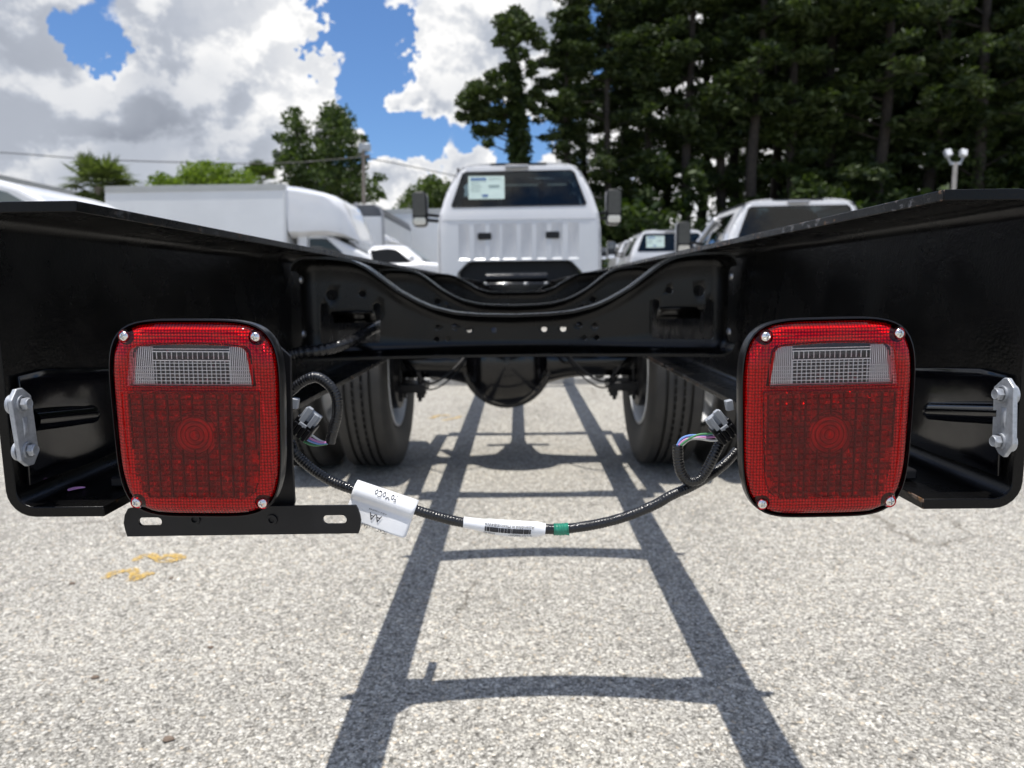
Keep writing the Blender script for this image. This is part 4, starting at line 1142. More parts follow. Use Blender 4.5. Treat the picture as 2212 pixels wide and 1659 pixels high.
        for dz in (0, -.07):
            t_ = MB(); t_.tube([W(xm-sgn*hw*.8, 1.0, zm-.07+dz), W(sgn*.96, 1.35, zm-.07+dz)], .022, 8); t_.build('mirror_arm', M_trim, h_)
        lp = MB(); xs_ = sgn*half[8][0]
        lp.tube(catmull([W(sgn*(half[iw][0]+.00), .95, zz(480)), W(sgn*(half[iw][0]+.045), .95, zz(470)), W(sgn*(half[7][0]+.045), .95, zz(422)), W(sgn*(half[7][0]+.0), .95, zz(415))], 6), .016, 6); lp.build('door_handle_bar', M_greytrim, parent)
    return cab
make_cab(truck, 0, 8.8, 0)
# under-cab hardware
MB().box((0.012, 8.15, .885), (1.28, .32, .16)).build('cab_crossbeam', M_gloss, truck, bevel=.02)
for x in (-.35, -.12, .1, .33, .5): MB().box((x, 7.98, .95), (.05, .03, .03)).build('beam_bolt', M_rivet, truck, bevel=.006)
m = MB(); m.tube([(-.35, 8.25, 1.02), (.35, 8.25, 1.02)], .055, 14); m.build('air_pipe', M_gloss, truck)
MB().box((0, 9.3, .74), (.7, 1.2, .42)).build('transmission', M_satin, truck, bevel=.06)
MB().box((-.68, 8.6, .62), (.42, .9, .40)).build('fuel_tank', M_satin, truck, bevel=.08)
MB().box((.62, 8.6, .66), (.34, .7, .34)).build('battery_box', M_satin, truck, bevel=.03)
wire_l = [(-.395+.008*math.sin(y*9), y, .80+.03*math.sin(y*5)) for y in np.linspace(2.4, 8.0, 60)]
m = MB(); m.tube([Vector(p) for p in wire_l], .012, 8); m.build('frame_harness', M_loom, truck)

# --- the other chassis cabs on the right
def other_truck(label, px_roofmid, py_roof, Y, sheet):
    """px/py give the place of the roof middle in the photograph"""
    p = P(px_roofmid, py_roof, Y); base = P(1121, 349.5, 8.8)
    o = thing('parked_truck', label, 'truck', (p.x, Y, 0), 'white trucks parked to the right')
    make_cab(o, p.x-base.x, Y, p.z-base.z, sheet)
    dz = p.z-base.z
    for s in (-1, 1):
        MB().box((p.x+s*.4, Y-.6, .78+dz), (.07, 4.6, .2)).build('frame_rail', M_frame, o, bevel=.01)
        wheel(p.x+s*.92, Y-2.0, .44, -s, .24, .44, o, False); wheel(p.x+s*.92, Y+1.9, .44, -s, .24, .44, o, False)
    m = MB(); m.tube([(p.x-.9, Y-2.0, .44), (p.x+.9, Y-2.0, .44)], .09, 12); m.build('axle_housing', M_satin, o)
    return o
other_truck('large white chassis cab beside the dark pines, rear window half hidden by the right rail', 1732, 427, 9.7, False)
other_truck('white truck cab with a pale paper in its rear window, seen beyond a black mirror', 1452, 495, 17.5, True)
other_truck('small distant white truck cab nearest to the right side of the tall cab', 1352, 526, 30.0, False)
other_truck('small distant white truck cab half hidden behind the cab with the paper', 1392, 517, 26.0, True)

# --- left: box trucks, pickup, trailer, van
def side_profile(name, poly, Y, width, m, parent, bevel=.0, seg=3, smooth=40):
    """poly in photo pixels at plane Y, swept away from the viewer"""
    return MB().prism([P(x, y, Y) for x, y in poly], (0, width, 0)).build(name, m, parent, smooth=smooth, bevel=bevel, seg=seg)
def dark_wheel(parent, x, y, r=.38, w=.25):
    return wheel(x, y, r, -1, w, r, parent, False) if False else MB().lathe([(-w/2, r*.55), (-w/2, r*.92), (-w*.4, r), (w*.4, r), (w/2, r*.92), (w/2, r*.55), (w/2, .001)], (x, y, r), 'Y', 28).build('wheel', M_rubber, parent)
YT = 16.0
bt = thing('box_truck', 'long white box truck with a rounded nose over its cab, facing right', 'box truck', (P(470, 640, YT).x, YT+1.2, 0))
side_profile('cargo_box', [(226, 404), (616, 398), (616, 690), (226, 696)], YT, 2.4, M_whitebox, bt, .03)
side_profile('roof_rail', [(226, 402.5), (617, 396.5), (617, 410), (226, 416)], YT-.015, .03, M_roofm, bt, .004)
side_profile('corner_post', [(612, 399), (619, 399), (619, 560), (612, 560)], YT-.012, .03, M_white, bt, .004)
for i in range(24):
    p = P(615.5, 402+i*6.2, YT-.012); m = MB(); rivet(m, p, (0, -1, 0), .018, .010); m.build('rivet', M_roofm, bt)
nose = MB(); secs = []
NP = [(616, 398), (640, 401), (665, 406), (695, 413), (717, 420), (731, 430), (742, 447), (755, 480), (766, 508), (772, 522)]
bot = [(616, 512), (640, 512), (665, 510), (700, 508), (720, 509), (738, 511), (750, 514), (760, 517), (768, 520), (773, 525)]
rows = []
for i in range(len(NP)):
    t, b_ = P(*NP[i], YT), P(*bot[i], YT); ins = .01+.42*(i/9)**2.4; row = []
    zc, hz_ = (t.z+b_.z)/2, max(.02, (t.z-b_.z)/2); yc, hy = YT+1.2, 1.2-ins
    for k in range(28):
        a = 2*math.pi*k/28; c, s = math.cos(a), math.sin(a); q_ = (abs(c)**11+abs(s)**11)**(-1/11)
        row.append((t.x, yc+hy*q_*c, zc+hz_*q_*s))
    rows.append(row)
nose.grid(rows, close_u=True); nose.f.append(tuple(len(nose.v)-28+k for k in range(28))); nose.build('nose_cap', M_white, bt, smooth=60)
cabp = [(640, 501), (716, 511), (728, 517), (800, 553), (812, 560), (905, 580), (915, 600), (915, 660), (640, 660)]
vc = side_profile('cab', cabp, YT+.25, 1.95, M_white, bt, .08)
side_profile('side_window', [(668, 515), (706, 515), (742, 548), (668, 548)], YT+.243, .004, M_darkglass, vc, smooth=0)
side_profile('window_dark_backing', [(668, 515), (706, 515), (742, 548), (668, 548)], YT+.2475, .001, M_trim, vc, smooth=0)  # dark sheet behind the glass stands in for the shaded cab interior
side_profile('door_seam', [(664, 508), (666, 508), (666, 640), (664, 640)], YT+.246, .003, M_trim, vc, smooth=0)
side_profile('door_handle', [(648, 572), (662, 572), (662, 577), (648, 577)], YT+.235, .014, M_trim, vc, bevel=.004)
ws = MB(); a, c = P(724, 513, YT+.25), P(803, 551.5, YT+.25); nrm = Vector((a.z-c.z, 0, c.x-a.x)).normalized()*.012
ws.add([a+nrm+Vector((0, .14, 0)), c+nrm+Vector((0, .10, 0)), c+nrm+Vector((0, 1.85, 0)), a+nrm+Vector((0, 1.80, 0))], [(0, 1, 2, 3)]); M_greenglass = grain(mat('windscreen_green', (.07, .12, .11), .06, spec=.8), 2, .4); ws.build('windshield', M_greenglass, vc, smooth=0)
for x in (330, 840):
    dark_wheel(bt, P(x, 640, YT).x, YT+.2); dark_wheel(bt, P(x, 640, YT).x, YT+2.1)
# pickup in front of the boxes
YPk = 13.0
pk = thing('pickup', 'white pickup facing right between the box truck and the tall cab', 'pickup', (P(860, 640, YPk).x, YPk+.9, 0))
body = side_profile('body', [(700, 575), (795, 572), (912, 565), (950, 568), (985, 576), (990, 640), (984, 690), (700, 700)], YPk, 1.9, M_white, pk, .07)
rf = MB(); rows = []
for (x, y, ins) in ((790, 574, 0), (793, 540, .10), (800, 530, .18), (830, 527.5, .22), (868, 529, .22), (880, 536, .19), (906, 556, .06), (916, 568, .0)):
    p = P(x, y, YPk); zb_ = P(x, 576, YPk).z
    rows.append([(p.x, YPk+.02, zb_), (p.x, YPk+ins*.7+.02, (p.z*.75+zb_*.25)), (p.x, YPk+ins+.06, p.z), (p.x, YPk+1.84-ins, p.z), (p.x, YPk+1.88-ins*.7, p.z*.75+zb_*.25), (p.x, YPk+1.88, zb_)])
rf.grid(rows); rf.build('cab_roof', M_white, pk, smooth=60)
side_profile('side_window', [(800, 541), (838, 537), (858, 540), (890, 567), (806, 570)], YPk+.055, .003, M_trim, pk, smooth=0)
a, c = P(872, 534, YPk), P(911, 562, YPk); ws = MB(); nrm = Vector((a.z-c.z, 0, c.x-a.x)).normalized()*.03
ws.add([a+nrm+Vector((0, .28, 0)), c+nrm+Vector((0, .14, 0)), c+nrm+Vector((0, 1.75, 0)), a+nrm+Vector((0, 1.62, 0))], [(0, 1, 2, 3)]); ws.build('windshield', M_greenglass, pk, smooth=0)
side_profile('door_mirror', [(884, 552), (893, 552), (893, 563), (884, 563)], YPk-.18, .16, M_white, pk, .02)
for x in (745, 945): dark_wheel(pk, P(x, 640, YPk).x, YPk+.15); dark_wheel(pk, P(x, 640, YPk).x, YPk+1.75)
# grey-capped box truck behind
YG = 21.0
gb = thing('box_truck', 'white box truck with a dark grey band round its top, behind the rounded nose', 'box truck', (P(770, 640, YG).x, YG+2, 0))
rows = []
def rbox(m, x0, x1, y0, y1, z0, z1, r):
    return m.prism([(u, y0, w) for u, w in rrect(x0, z0, x1, z1, r, 5)], (0, y1-y0, 0))
xa, xb, xm_ = P(700, 450, YG).x, P(827, 450, YG).x, P(769, 450, YG).x
zt_, zm_, zb_ = P(790, 441, YG).z, P(790, 467, YG).z, .6
MB().prism([(xa, YG, zb_), (xb, YG, zb_), (xb, YG, zm_), (xa, YG, zm_)], (0, 5.5, 0)).build('cargo_box', M_whitebox, gb, bevel=.03)
MB().prism([(xa, YG, zm_+.003), (xb, YG, zm_+.003), (xb, YG, zt_-.28), (xb-.08, YG, zt_-.08), (xb-.28, YG, zt_), (xa+.25, YG, zt_), (xa, YG, zt_-.25)], (0, 5.5, 0)).build('roof_cap', M_greyband, gb, smooth=50, bevel=.02)
MB().box((xm_, YG-.01, 1.9), (.10, .05, 3.0)).build('corner_post', M_greytrim, gb, bevel=.01)
MB().prism([(xb-.22, YG-.02, zt_-.01), (xb-.02, YG-.02, zt_-.10), (xb+.02, YG-.02, zt_-.32), (xb+.02, YG-.02, .7), (xb-.05, YG-.02, .7), (xb-.05, YG-.02, zt_-.3), (xb-.1, YG-.02, zt_-.14), (xb-.24, YG-.02, zt_-.05)], (0, .06, 0)).build('edge_trim', M_greytrim, gb, smooth=0)
for x in (xa+.5, xb-.5): dark_wheel(gb, x, YG+.3, .48); dark_wheel(gb, x, YG+5.2, .48)
# long trailer far behind the cab
YTr = 27.0
tl = thing('trailer', 'long plain white trailer behind the tall cab at left', 'trailer', (P(900, 640, YTr).x, YTr, 0))
side_profile('cargo_box', [(790, 454), (1035, 451), (1035, 610), (790, 612)], YTr, 2.5, M_whitebox, tl, .03)
side_profile('top_rail', [(790, 452.5), (1036, 449.5), (1036, 459), (790, 462)], YTr-.02, .04, M_roofm, tl, .004)
for i in range(9):
    x = P(800+i*27, 530, YTr).x; MB().box((x, YTr-.006, 2.3), (.05, .012, 2.5)).build('side_post', M_whitebox, tl)
for x in (830, 990): dark_wheel(tl, P(x, 640, YTr).x, YTr+.3, .5); dark_wheel(tl, P(x, 640, YTr).x, YTr+2.2, .5)
# traffic-cone-like white wedge standing on the pickup's far side: cab deflector of a hidden truck
wd = MB(); wd.prism([P(830, 523, 19.0), P(848, 523, 19.0), P(832, 506, 19.0)], (0, 1.6, 0)); o = wd.build('roof_deflector', M_white, gb, bevel=.03)
# white van at the far left
YV = 8.4
vn = thing('van', 'white van at the left edge with a grey window, just over the left rail', 'van', (P(-60, 640, YV).x, YV+1, 0))
vp = [(-470, 372), (-105, 376), (-45, 381), (-8, 387), (39, 401), (80, 424), (118, 458), (200, 480), (220, 520), (225, 700), (-470, 720)]
vb = side_profile('body', vp, YV, 1.9, M_white, vn, .07)
side_profile('side_window', [(-430, 394), (-85, 396), (-45, 400), (15, 415), (60, 440), (67, 458), (-430, 468)], YV-.004, .008, mat('van_glass', (.10, .13, .13), .05, spec=.8), vn, smooth=0)
for x in (-320, 190): dark_wheel(vn, P(x, 640, YV).x, YV+.15); dark_wheel(vn, P(x, 640, YV).x, YV+1.75)

# tan building at far left: wall runs away from the viewer
bd = thing('building', 'low tan building with a pale roof edge at the far left', 'building', (-24, 36, 0))
XB = -18.0; zt_ = PX(28, 387, XB).z
MB().prism([(XB, 8, 0), (XB, 48, 0), (XB-14, 48, 0), (XB-14, 8, 0)], (0, 0, zt_-.35)).build('wall', M_wall, bd, smooth=0)
MB().prism([(XB+.35, 7.6, zt_-.35), (XB+.35, 48.4, zt_-.35), (XB-14.4, 48.4, zt_-.35), (XB-14.4, 7.6, zt_-.35)], (0, 0, .35)).build('roof', M_roofm, bd, smooth=0, bevel=.03)
for y in (14, 20, 26, 32, 38):
    MB().box((XB+.02, y, 2.2), (.06, 1.4, 1.3)).build('window', M_greenglass, bd, bevel=.02)

# ------------------------------------------------------------------ trees
def leafmesh(name, centers, radii, counts, size, seed, flat=.6, droop=0.0, aspect=1.9):
    r = np.random.RandomState(seed); allv = []
    for c, rad, n_ in zip(centers, radii, counts):
        d = r.normal(size=(n_, 3)); d /= np.linalg.norm(d, axis=1)[:, None]+1e-9
        q = d*(r.uniform(.25, 1, n_)**.6)[:, None]*np.array(rad)[None, :]
        p = np.array(c)[None, :]+q
        u = r.normal(size=(n_, 3)); u[:, 2] = u[:, 2]*flat-droop; u /= np.linalg.norm(u, axis=1)[:, None]
        w = np.cross(u, r.normal(size=(n_, 3))); w /= np.linalg.norm(w, axis=1)[:, None]
        s = size*r.uniform(.6, 1.35, n_)[:, None]
        a = u*s*aspect*.5; b_ = w*s*.5
        allv.append(np.stack([p-a, p+b_*.9-a*.1, p+a, p-b_*.9+a*.1], 1))
    V = np.concatenate(allv).reshape(-1, 3); n_ = len(V)//4
    me = bpy.data.meshes.new(name); me.vertices.add(len(V)); me.vertices.foreach_set('co', V.ravel())
    me.loops.add(len(V)); me.loops.foreach_set('vertex_index', np.arange(len(V), dtype=np.int32))
    me.polygons.add(n_); me.polygons.foreach_set('loop_start', np.arange(0, len(V), 4, dtype=np.int32)); me.polygons.foreach_set('loop_total', np.full(n_, 4, dtype=np.int32))
    me.update(calc_edges=True); me.validate(); return me
def conifer(seed, H, vine=.2, spread=2.1, first=.28, size=.125, dens_=2.0, step=1.0):
    """tall pine/cypress: trunk with limbs, crown leaf mesh and vines, at the origin"""
    r = random.Random(seed); tk = MB(); lean = (r.uniform(-.03, .03), r.uniform(-.02, .02))
    pt = lambda z: Vector((lean[0]*z+.14*math.sin(z*.4+seed), lean[1]*z+.12*math.cos(z*.5+seed), z))
    zs_ = np.linspace(0, H*.98, 18); tk.tube([pt(z) for z in zs_], lambda u, i: .27*(1-u)**.8*(H/20)+.03, 9)
    C_, R_, K_ = [], [], []
    z = H*first
    while z < H*.985:
        f = (z-H*first)/(H*(1-first)); ln = spread*(.45+.85*math.sin(math.pi*min(1, f*.9+.15)))*(1-f*.40)
        sparse = .55 if f < .45 else .22
        for b_ in range(r.choice((2, 3, 3, 4))):
            if r.random() < sparse*.6: continue
            a = r.uniform(0, 6.283); l_ = ln*r.uniform(.35, 1.35); o_ = pt(z); up = r.uniform(-.15, .38)
            e = o_+Vector((math.cos(a)*l_, math.sin(a)*l_, up*l_)); mid = o_.lerp(e, .5)+Vector((0, 0, .10*l_))
            tk.tube([o_, mid, e], lambda u, i: .05*(1-u*.8), 5)
            for t in (.4, .6, .8, 1.0):
                if r.random() < .15+sparse*.4: continue
                for w_ in range(2):
                    c = o_.lerp(e, t)+Vector((r.uniform(-.45, .45), r.uniform(-.45, .45), r.uniform(-.10, .28)))
                    q_ = r.uniform(.28, .66); C_.append(c); R_.append((q_*1.2, q_*1.2, q_*.45)); K_.append(int(105*q_*q_*dens_)+6)
        z += r.uniform(.35, .80)*H/20*step
    me = leafmesh('crown', C_, R_, K_, size, seed, .55, .15, 2.9)
    vm = None
    if vine:
        C_, R_, K_ = [], [], []; z = .3
        while z < H*vine:
            q_ = r.uniform(.35, .8)*(1.2-z/H); p = pt(z); a = r.uniform(0, 6.28)
            C_.append(p+Vector((math.cos(a)*q_*.5, math.sin(a)*q_*.5, 0))); R_.append((q_, q_, q_*1.3)); K_.append(int(240*q_*q_)+16); z += r.uniform(.2, .45)
        vm = leafmesh('vine', C_, R_, K_, size*.85, seed+50, .8, .5)
    tm = bpy.data.meshes.new('trunk'); tm.from_pydata(tk.v, [], tk.f); tm.materials.append(M_bark)
    tm.polygons.foreach_set('use_smooth', [True]*len(tm.polygons))
    me.materials.append(M_leafdark)
    if vm: vm.materials.append(M_leafvine)
    return tm, me, vm
def put_tree(name, label, cat, meshes, loc, rz, sc_, group=None, names=('trunk', 'crown', 'vine')):
    t = thing(name, label, cat, loc, group); t.rotation_euler.z = rz; t.scale = sc_ if isinstance(sc_, tuple) else (sc_,)*3
    for nm, me in zip(names, meshes):
        if me is None: continue
        o = bpy.data.objects.new(nm, me); COL.objects.link(o); o.parent = t
    return t
VAR = [conifer(11, 20, .22), conifer(23, 20, .60, spread=2.6, first=.25), conifer(37, 20, .75, first=.5, spread=1.5), conifer(41, 20, .18, spread=1.9, first=.42), conifer(59, 20, .5, spread=2.8, first=.25), conifer(71, 20, .15, spread=2.2, first=.5, step=1.1), conifer(83, 20, .3, spread=3.0, first=.15)]
def gx(px, Y): return P(px, 500, Y).x
# the standing-alone tall tree left of the wood
def lone_tree():
    Y = 36.0; r = random.Random(5); tk = MB(); x0 = gx(1120, Y)
    w = lambda px, py, dy=0.0: P(px, py, Y+dy)-Vector((x0, Y, 0))
    tk.tube([Vector((0, 0, 0)), w(1122, 345), w(1118, 250), w(1110, 160), w(1108, 60), w(1106, 20)], lambda u, i: .34*(1-u)**.7+.04, 10)
    cl = [(1108, 28, .9), (1092, 50, 1.0), (1125, 50, 1.1), (1145, 75, 1.1), (1105, 85, 1.2), (1075, 95, .8), (1160, 100, .7), (1120, 115, 1.0), (1085, 70, .8),
          (1090, 150, .8), (1060, 165, 1.0), (1040, 190, 1.1), (1010, 205, 1.0), (1000, 225, .8), (1030, 225, 1.1), (1065, 205, 1.2), (1095, 190, 1.1), (1020, 255, .9), (1050, 250, 1.1), (1000, 250, .6), (1045, 285, .9), (1080, 240, 1.1), (1075, 275, 1.0), (1055, 310, .6), (1030, 275, .6),
          (1145, 140, .6), (1150, 205, .6), (1170, 212, .6), (1188, 225, .5), (1165, 240, .6), (1190, 245, .45), (1140, 225, .6), (1150, 160, .5)]
    C_ = []; R_ = []; K_ = []
    for (px, py, q_) in cl:
        for j in range(3):
            dy = r.uniform(-1.4, 1.4); c = w(px+r.uniform(-8, 8), py+r.uniform(-6, 6), dy); C_.append(c); k = q_*r.uniform(.30, .62); R_.append((k, k, k*.6)); K_.append(int(190*k*k)+10)
        if q_ > .55:
            e = w(px, py); zt_ = max(3, e.z-1.0); tk.tube([w(1114, max(py+25, 60)), e], lambda u, i: .06*(1-u*.7), 5)
    me = leafmesh('crown', C_, R_, [k_*2 for k_ in K_], .15, 3, .6, .1); me.materials.append(M_leafdark)
    C_ = []; R_ = []; K_ = []
    for i in range(46):
        py = 150+i*6.5; px = interp(py, [150, 250, 345], [1110, 1117, 1121]); k = r.uniform(.35, .62)*(1+i/70)
        C_.append(w(px+r.uniform(-9, 9), py, r.uniform(-.4, .4))); R_.append((k*.8, k*.8, k)); K_.append(int(170*k*k)+20)
    vm = leafmesh('vine', C_, R_, K_, .18, 9, .8, .5); vm.materials.append(M_leafvine)
    tm = bpy.data.meshes.new('trunk'); tm.from_pydata(tk.v, [], tk.f); tm.materials.append(M_bark)
    return put_tree('pine_tree', 'tall lone pine with a vine wrapped trunk and ragged crown, just left of the wood', 'tree', (tm, me, vm), (x0, Y, 0), 0, 1.0)
lone_tree()
# the wood: every trunk one can tell apart is a tree (trunk px at its base, distance, height, variant)
WOOD = [(1222, 37, 15.2, 2), (1262, 41, 16.4, 1), (1308, 37, 16.6, 4), (1350, 43, 18.6, 1), (1398, 38, 18.4, 4), (1440, 42, 21.0, 1), (1478, 37, 20.5, 3), (1512, 44, 23.5, 5), (1552, 38, 21.5, 0),
        (1590, 43, 24, 5), (1622, 36, 22, 3), (1665, 42, 24, 5), (1706, 37, 23, 0), (1756, 44, 25.5, 4), (1792, 38, 23.5, 6), (1846, 42, 25, 1), (1890, 36, 23, 6), (1944, 41, 25, 4), (1994, 37, 24, 1), (2046, 42, 25.5, 6), (2094, 36, 23.5, 4), (2148, 40, 25, 1), (2210, 37, 24, 6), (2290, 41, 25, 0), (2370, 38, 24, 4),
        (1818, 47, 27, 6), (1916, 47, 27, 4), (2018, 47, 27, 1), (2120, 47, 27, 6), (1628, 48, 26, 1), (1694, 48, 27, 6)]
WL = ['slim vine covered tree at the left end of the wood', 'leafy tall pine second from the left end of the wood', 'broad pine third from the left end of the wood']
ORD = 'first second third fourth fifth sixth seventh eighth ninth tenth eleventh twelfth thirteenth fourteenth fifteenth sixteenth seventeenth eighteenth nineteenth twentieth twenty-first twenty-second twenty-third twenty-fourth twenty-fifth twenty-sixth twenty-seventh twenty-eighth twenty-ninth thirtieth thirty-first thirty-second'.split()
def beside(px):
    for lim, txt in ((1300, 'above the right edge of the tall cab'), (1390, 'above the right mirror of the tall cab'), (1530, 'above the white cab with the paper'), (1640, 'above the left edge of the large right cab'),
                     (1760, 'above the roof of the large right cab'), (1880, 'above the right edge of the large right cab'), (2010, 'between the large right cab and the floodlights'), (2110, 'behind the floodlight pole'), (9999, 'right of the floodlight pole')):
        if px < lim: return txt
order = sorted(range(len(WOOD)), key=lambda i: WOOD[i][0])
for i, (px, Y, H, v) in enumerate(WOOD):
    look = ('bare' if v in (0, 3, 5) else 'slim' if v == 2 else 'leafy')
    lab = WL[i] if i < 3 else f'{look} pine {beside(px)}, {ORD[order.index(i)]} trunk from the left'
    put_tree('pine_tree', lab, 'tree', VAR[v], (gx(px, Y), Y, 0), i*1.37, (H/20*1.0, H/20, H/20), 'tall pines of the wood')
# understorey: bushes and vine heaps along the wood's edge
def bush(seed, rx, rz_, size, n_, m):
    r = random.Random(seed); C_ = []; R_ = []; K_ = []
    for i in range(n_):
        a = r.uniform(0, 6.28); q_ = r.random()**.5; z = r.random()
        C_.append(Vector((math.cos(a)*rx*q_*(1-.5*z), math.sin(a)*rx*q_*.8*(1-.5*z), .2+z*rz_))); k = r.uniform(.35, .75)*rx*.38
        R_.append((k, k, k*.9)); K_.append(int(110*k*k/size/size*.055)+16)
    me = leafmesh('foliage', C_, R_, K_, size, seed, .8, .2); me.materials.append(m); return me
BUSH = [bush(3, 2.6, 4.2, .20, 46, M_leafvine), bush(8, 2.2, 5.6, .20, 50, M_leafvine), bush(15, 3.2, 3.2, .20, 50, M_leafvine)]
for i, px in enumerate(range(1205, 2420, 62)):
    Y = 33.5+2.5*math.sin(i*2.1); t = thing('bush', f'dark vine heap {beside(px)}, {ORD[i]} from the left', 'bush', (gx(px, Y), Y, 0), 'vine heaps along the foot of the wood')
    t.rotation_euler.z = i*2.3; k = 1.0+.25*math.sin(i*3.7); t.scale = (k, k, k*(1.0 if px < 1500 or px > 1720 else .72))
    o = bpy.data.objects.new('foliage', BUSH[i % 3]); COL.objects.link(o); o.parent = t
# broad-leaved tree behind the box truck, two tops
def crown_from(cl, Y, x0, rad, n_, size, seed, m, name='crown', depth=1.6):
    r = random.Random(seed); C_ = []; R_ = []; K_ = []
    for (px, py, q_) in cl:
        for j in range(3):
            c = P(px+r.uniform(-9, 9), py+r.uniform(-9, 9), Y+r.uniform(-depth, depth))-Vector((x0, Y, 0)); k = q_*rad*r.uniform(.6, 1.1)
            C_.append(c); R_.append((k, k, k*.9)); K_.append(int(n_*k*k)+12)
    me = leafmesh(name, C_, R_, K_, size, seed, .8, .15); me.materials.append(m); return me
def simple_trunk(Y, x0, pix, r0, limbs=(), m=M_bark):
    tk = MB(); w = lambda px, py: P(px, py, Y)-Vector((x0, Y, 0))
    pts = [Vector((0, 0, 0))]+[w(*p) for p in pix]; tk.tube(pts, lambda u, i: r0*(1-u*.8)+.02, 9)
    for L in limbs: tk.tube([w(*p) for p in L], lambda u, i: r0*.35*(1-u*.7)+.01, 6)
    tm = bpy.data.meshes.new('trunk'); tm.from_pydata(tk.v, [], tk.f); tm.materials.append(m); return tm
Y = 30.0; x0 = gx(715, Y)
cl = [(640, 245, .5), (632, 265, .7), (645, 280, .9), (630, 300, .9), (655, 310, 1), (620, 330, .8), (640, 345, 1), (665, 340, 1), (615, 360, .7), (635, 380, 1), (660, 380, 1),
      (705, 240, .5), (715, 250, .9), (735, 262, 1), (700, 270, .9), (720, 285, 1.1), (745, 290, 1), (695, 300, 1), (760, 315, 1), (725, 320, 1.1), (700, 335, 1.1), (770, 345, .9), (740, 350, 1.1), (710, 365, 1.1), (680, 370, 1.1), (765, 375, 1), (735, 385, 1.1), (700, 395, 1.1), (660, 405, 1), (770, 405, 1), (735, 415, 1.1), (775, 430, .9), (805, 400, .5), (815, 380, .4), (805, 425, .6), (820, 415, .35), (690, 425, 1.1), (750, 440, 1), (640, 420, .8), (780, 292, .35), (610, 300, .4), (606, 340, .4)]
put_tree('broadleaf_tree', 'bushy green tree with two tops behind the white box truck', 'tree', (simple_trunk(Y, x0, [(715, 480), (712, 380), (716, 290)], .22, [[(714, 430), (645, 320), (638, 270)], [(714, 400), (765, 340)]]), crown_from(cl, Y, x0, .56, 420, .105, 4, M_leafmid)), (x0, Y, 0), 0, 1.0)
Y = 36.0; x0 = gx(925, Y)
cl = [(940, 392, .7), (920, 402, .9), (950, 405, .9), (900, 420, .9), (930, 422, 1.1), (960, 425, 1), (885, 437, .8), (912, 440, 1), (940, 445, 1), (965, 445, 1), (875, 448, .6), (975, 410, .8), (985, 440, 1)]
put_tree('broadleaf_tree', 'small round dark tree above the trailer, left of the tall cab', 'tree', (simple_trunk(Y, x0, [(925, 500), (925, 420)], .18), crown_from(cl, Y, x0, .70, 360, .11, 6, M_leafmid)), (x0, Y, 0), 0, 1.0)
for (lab, cl, px, Y, m, seed) in (
        ('bright yellow green shrub showing over the roof of the white box truck', [(395, 392, .7), (410, 378, .9), (430, 372, .9), (450, 366, .6), (455, 380, 1), (480, 378, .9), (500, 382, .9), (520, 385, .8), (535, 392, .7), (425, 392, 1), (465, 394, 1), (500, 396, 1), (445, 405, 1), (485, 408, 1)], 465, 27.0, M_leafyel, 21),
        ('low yellow green shrub right of the palm, over the box truck', [(335, 394, .5), (352, 391, .55), (370, 394, .5), (345, 403, .7), (365, 404, .7), (385, 404, .6)], 358, 27.0, M_leafyel, 22)):
    x0 = gx(px, Y); put_tree('shrub', lab, 'shrub', (simple_trunk(Y, x0, [(px, 500), (px, 405)], .10), crown_from(cl, Y, x0, .52, 420, .095, seed, m, 'foliage', 1.0)), (x0, Y, 0), 0, 1.0, None, ('stem', 'foliage'))
# palms: fan fronds of narrow leaflets round a trunk
def palm(px, py, Y, R_, nf, label, seed, m, split=26):
    r = random.Random(seed); c = P(px, py, Y); x0 = c.x; h = c.z
    t = thing('palm_tree', label, 'palm', (x0, Y, 0))
    tk = MB(); tk.tube([(x0, Y, 0), (x0+.05, Y, h*.5), (x0, Y, h)], lambda u, i: .20-.04*u, 10); tk.build('trunk', M_barkpale, t)
    for k in range(nf):
        a = r.uniform(0, 6.283); el = math.asin(r.uniform(-.8, 1.0)); L = R_*r.uniform(.45, .65)
        d = Vector((math.cos(a)*math.cos(el), math.sin(a)*math.cos(el), math.sin(el))); e = Vector((x0, Y, h))+d*L
        side = d.cross(Vector((0, 0, 1))).normalized(); up = side.cross(d).normalized()
        f = MB(); f.tube([Vector((x0, Y, h)), Vector((x0, Y, h))+d*L*.6+Vector((0, 0, .05)), e], .014, 4)
        for j in range(split):
            th = RAD(-115+230*j/(split-1)); q_ = (d*math.cos(th)+side*math.sin(th)+up*.18).normalized(); ll = R_*.62*r.uniform(.75, 1.0)*(1-.25*abs(th)/2)
            w_ = q_.cross(up).normalized()*(.030 if split > 15 else .045); m1 = e+q_*ll*.55; tip = e+q_*ll+Vector((0, 0, -.22*ll*r.uniform(.5, 1.3)))
            f.add([e, m1+w_, tip, m1-w_], [(0, 1, 2, 3)])
        f.build('frond', m, t, smooth=0)
    return t
palm(217, 404, 24.0, 1.22, 70, 'fan palm with a round bushy crown left of the white box truck', 3, M_palm, 13)
palm(565, 398, 31.0, 1.1, 20, 'dark small fan palm just showing over the box truck roof', 8, M_leafmid)

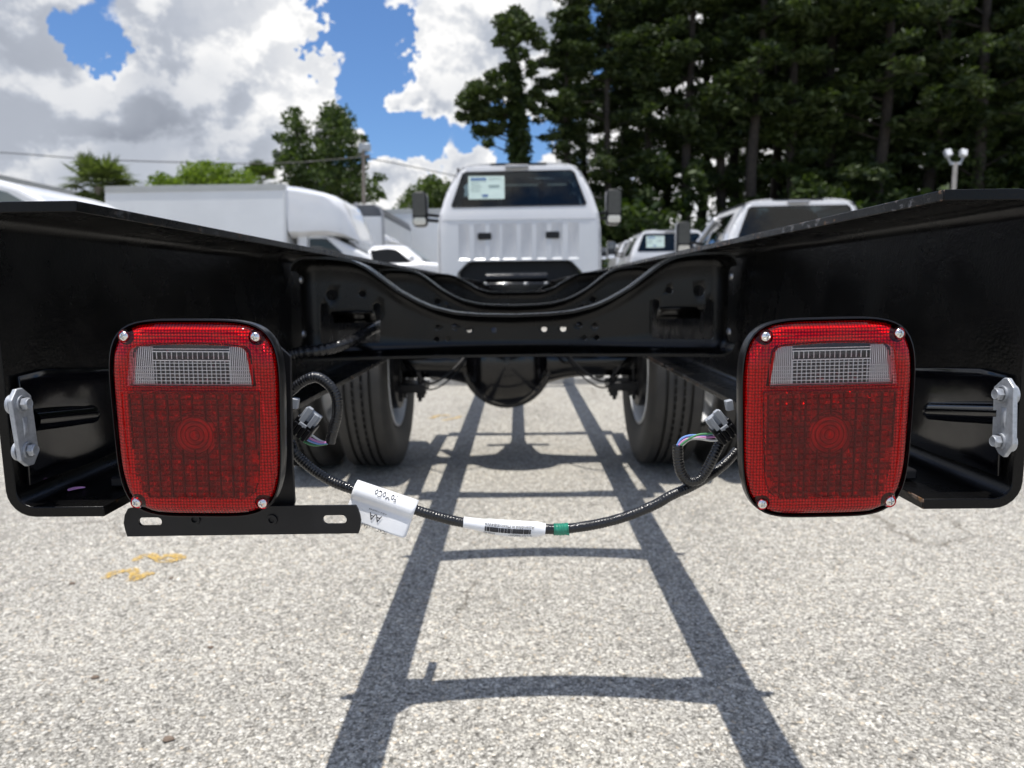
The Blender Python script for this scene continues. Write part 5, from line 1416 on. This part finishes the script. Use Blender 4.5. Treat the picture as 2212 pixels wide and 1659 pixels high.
# ------------------------------------------------------------------ poles and wires
Y = 28.0
up_ = thing('utility_pole', 'thin wooden utility pole with a lamp head, in front of the bushy tree', 'utility pole', (gx(786, Y), Y, 0))
t0, t1 = P(786, 640, Y), P(785, 303, Y)
m = MB(); m.tube([(t0.x, Y, 0), (t1.x, Y, t1.z)], lambda u, i: .095-.035*u, 10); m.build('pole', M_wood, up_)
c = P(791, 318, Y); MB().box(c, (.32, .25, .26)).build('lamp_head', M_lampgrey, up_, bevel=.03)
c = P(789, 337, Y); MB().box(c, (.36, .10, .10)).build('cross_arm', M_wood, up_, bevel=.01)
c = P(780, 330, Y); m = MB(); m.lathe([(0, .09), (.35, .09)], c, 'Z', 12, caps=True); m.build('transformer', M_lampgrey, up_)
def cable(pix, Y, lab):
    m = MB(); m.tube(catmull([P(x, y, Y) for x, y in pix], 8), .020, 6); tag(m.build('overhead_wire', M_wire), lab, 'wire', 'overhead wires')
cable([(-300, 318), (0, 329.5), (170, 342), (350, 349.5), (600, 353), (786, 339)], Y, 'thin overhead wire crossing the clouds from the left edge to the pole')
cable([(786, 340), (880, 358), (970, 377), (1100, 400), (1300, 428)], Y, 'thin overhead wire sloping from the pole to the tall cab')
Y = 24.0
fl_ = thing('floodlight_pole', 'pale pole with two floodlights on curved arms before the dark wood', 'light pole', (gx(2064, Y), Y, 0))
t1 = P(2064, 352, Y); m = MB(); m.tube([(t1.x, Y, 0), (t1.x, Y, t1.z)], lambda u, i: .085-.015*u, 12); m.build('pole', M_concpole, fl_)
for s in (-1, 1):
    m = MB(); m.tube(catmull([P(2064, 353, Y), P(2064+s*10, 351, Y), P(2064+s*15, 343, Y), P(2064+s*15, 336, Y)], 6), .03, 8); m.build('arm', M_lampgrey, fl_)
    c = P(2064+s*16.5, 331, Y); R_ = Matrix.Rotation(RAD(s*14), 3, 'Y') @ Matrix.Rotation(RAD(-20), 3, 'X')
    h = MB().box(c, (.20, .16, .24), R_).build('floodlight', M_lampgrey, fl_, bevel=.03)
    MB().box(c+R_ @ Vector((0, -.085, 0)), (.17, .01, .20), R_).build('lamp_glass', M_white, h)
c = P(2064, 354, Y); MB().box(c, (.36, .07, .06)).build('bracket', M_lampgrey, fl_, bevel=.01)
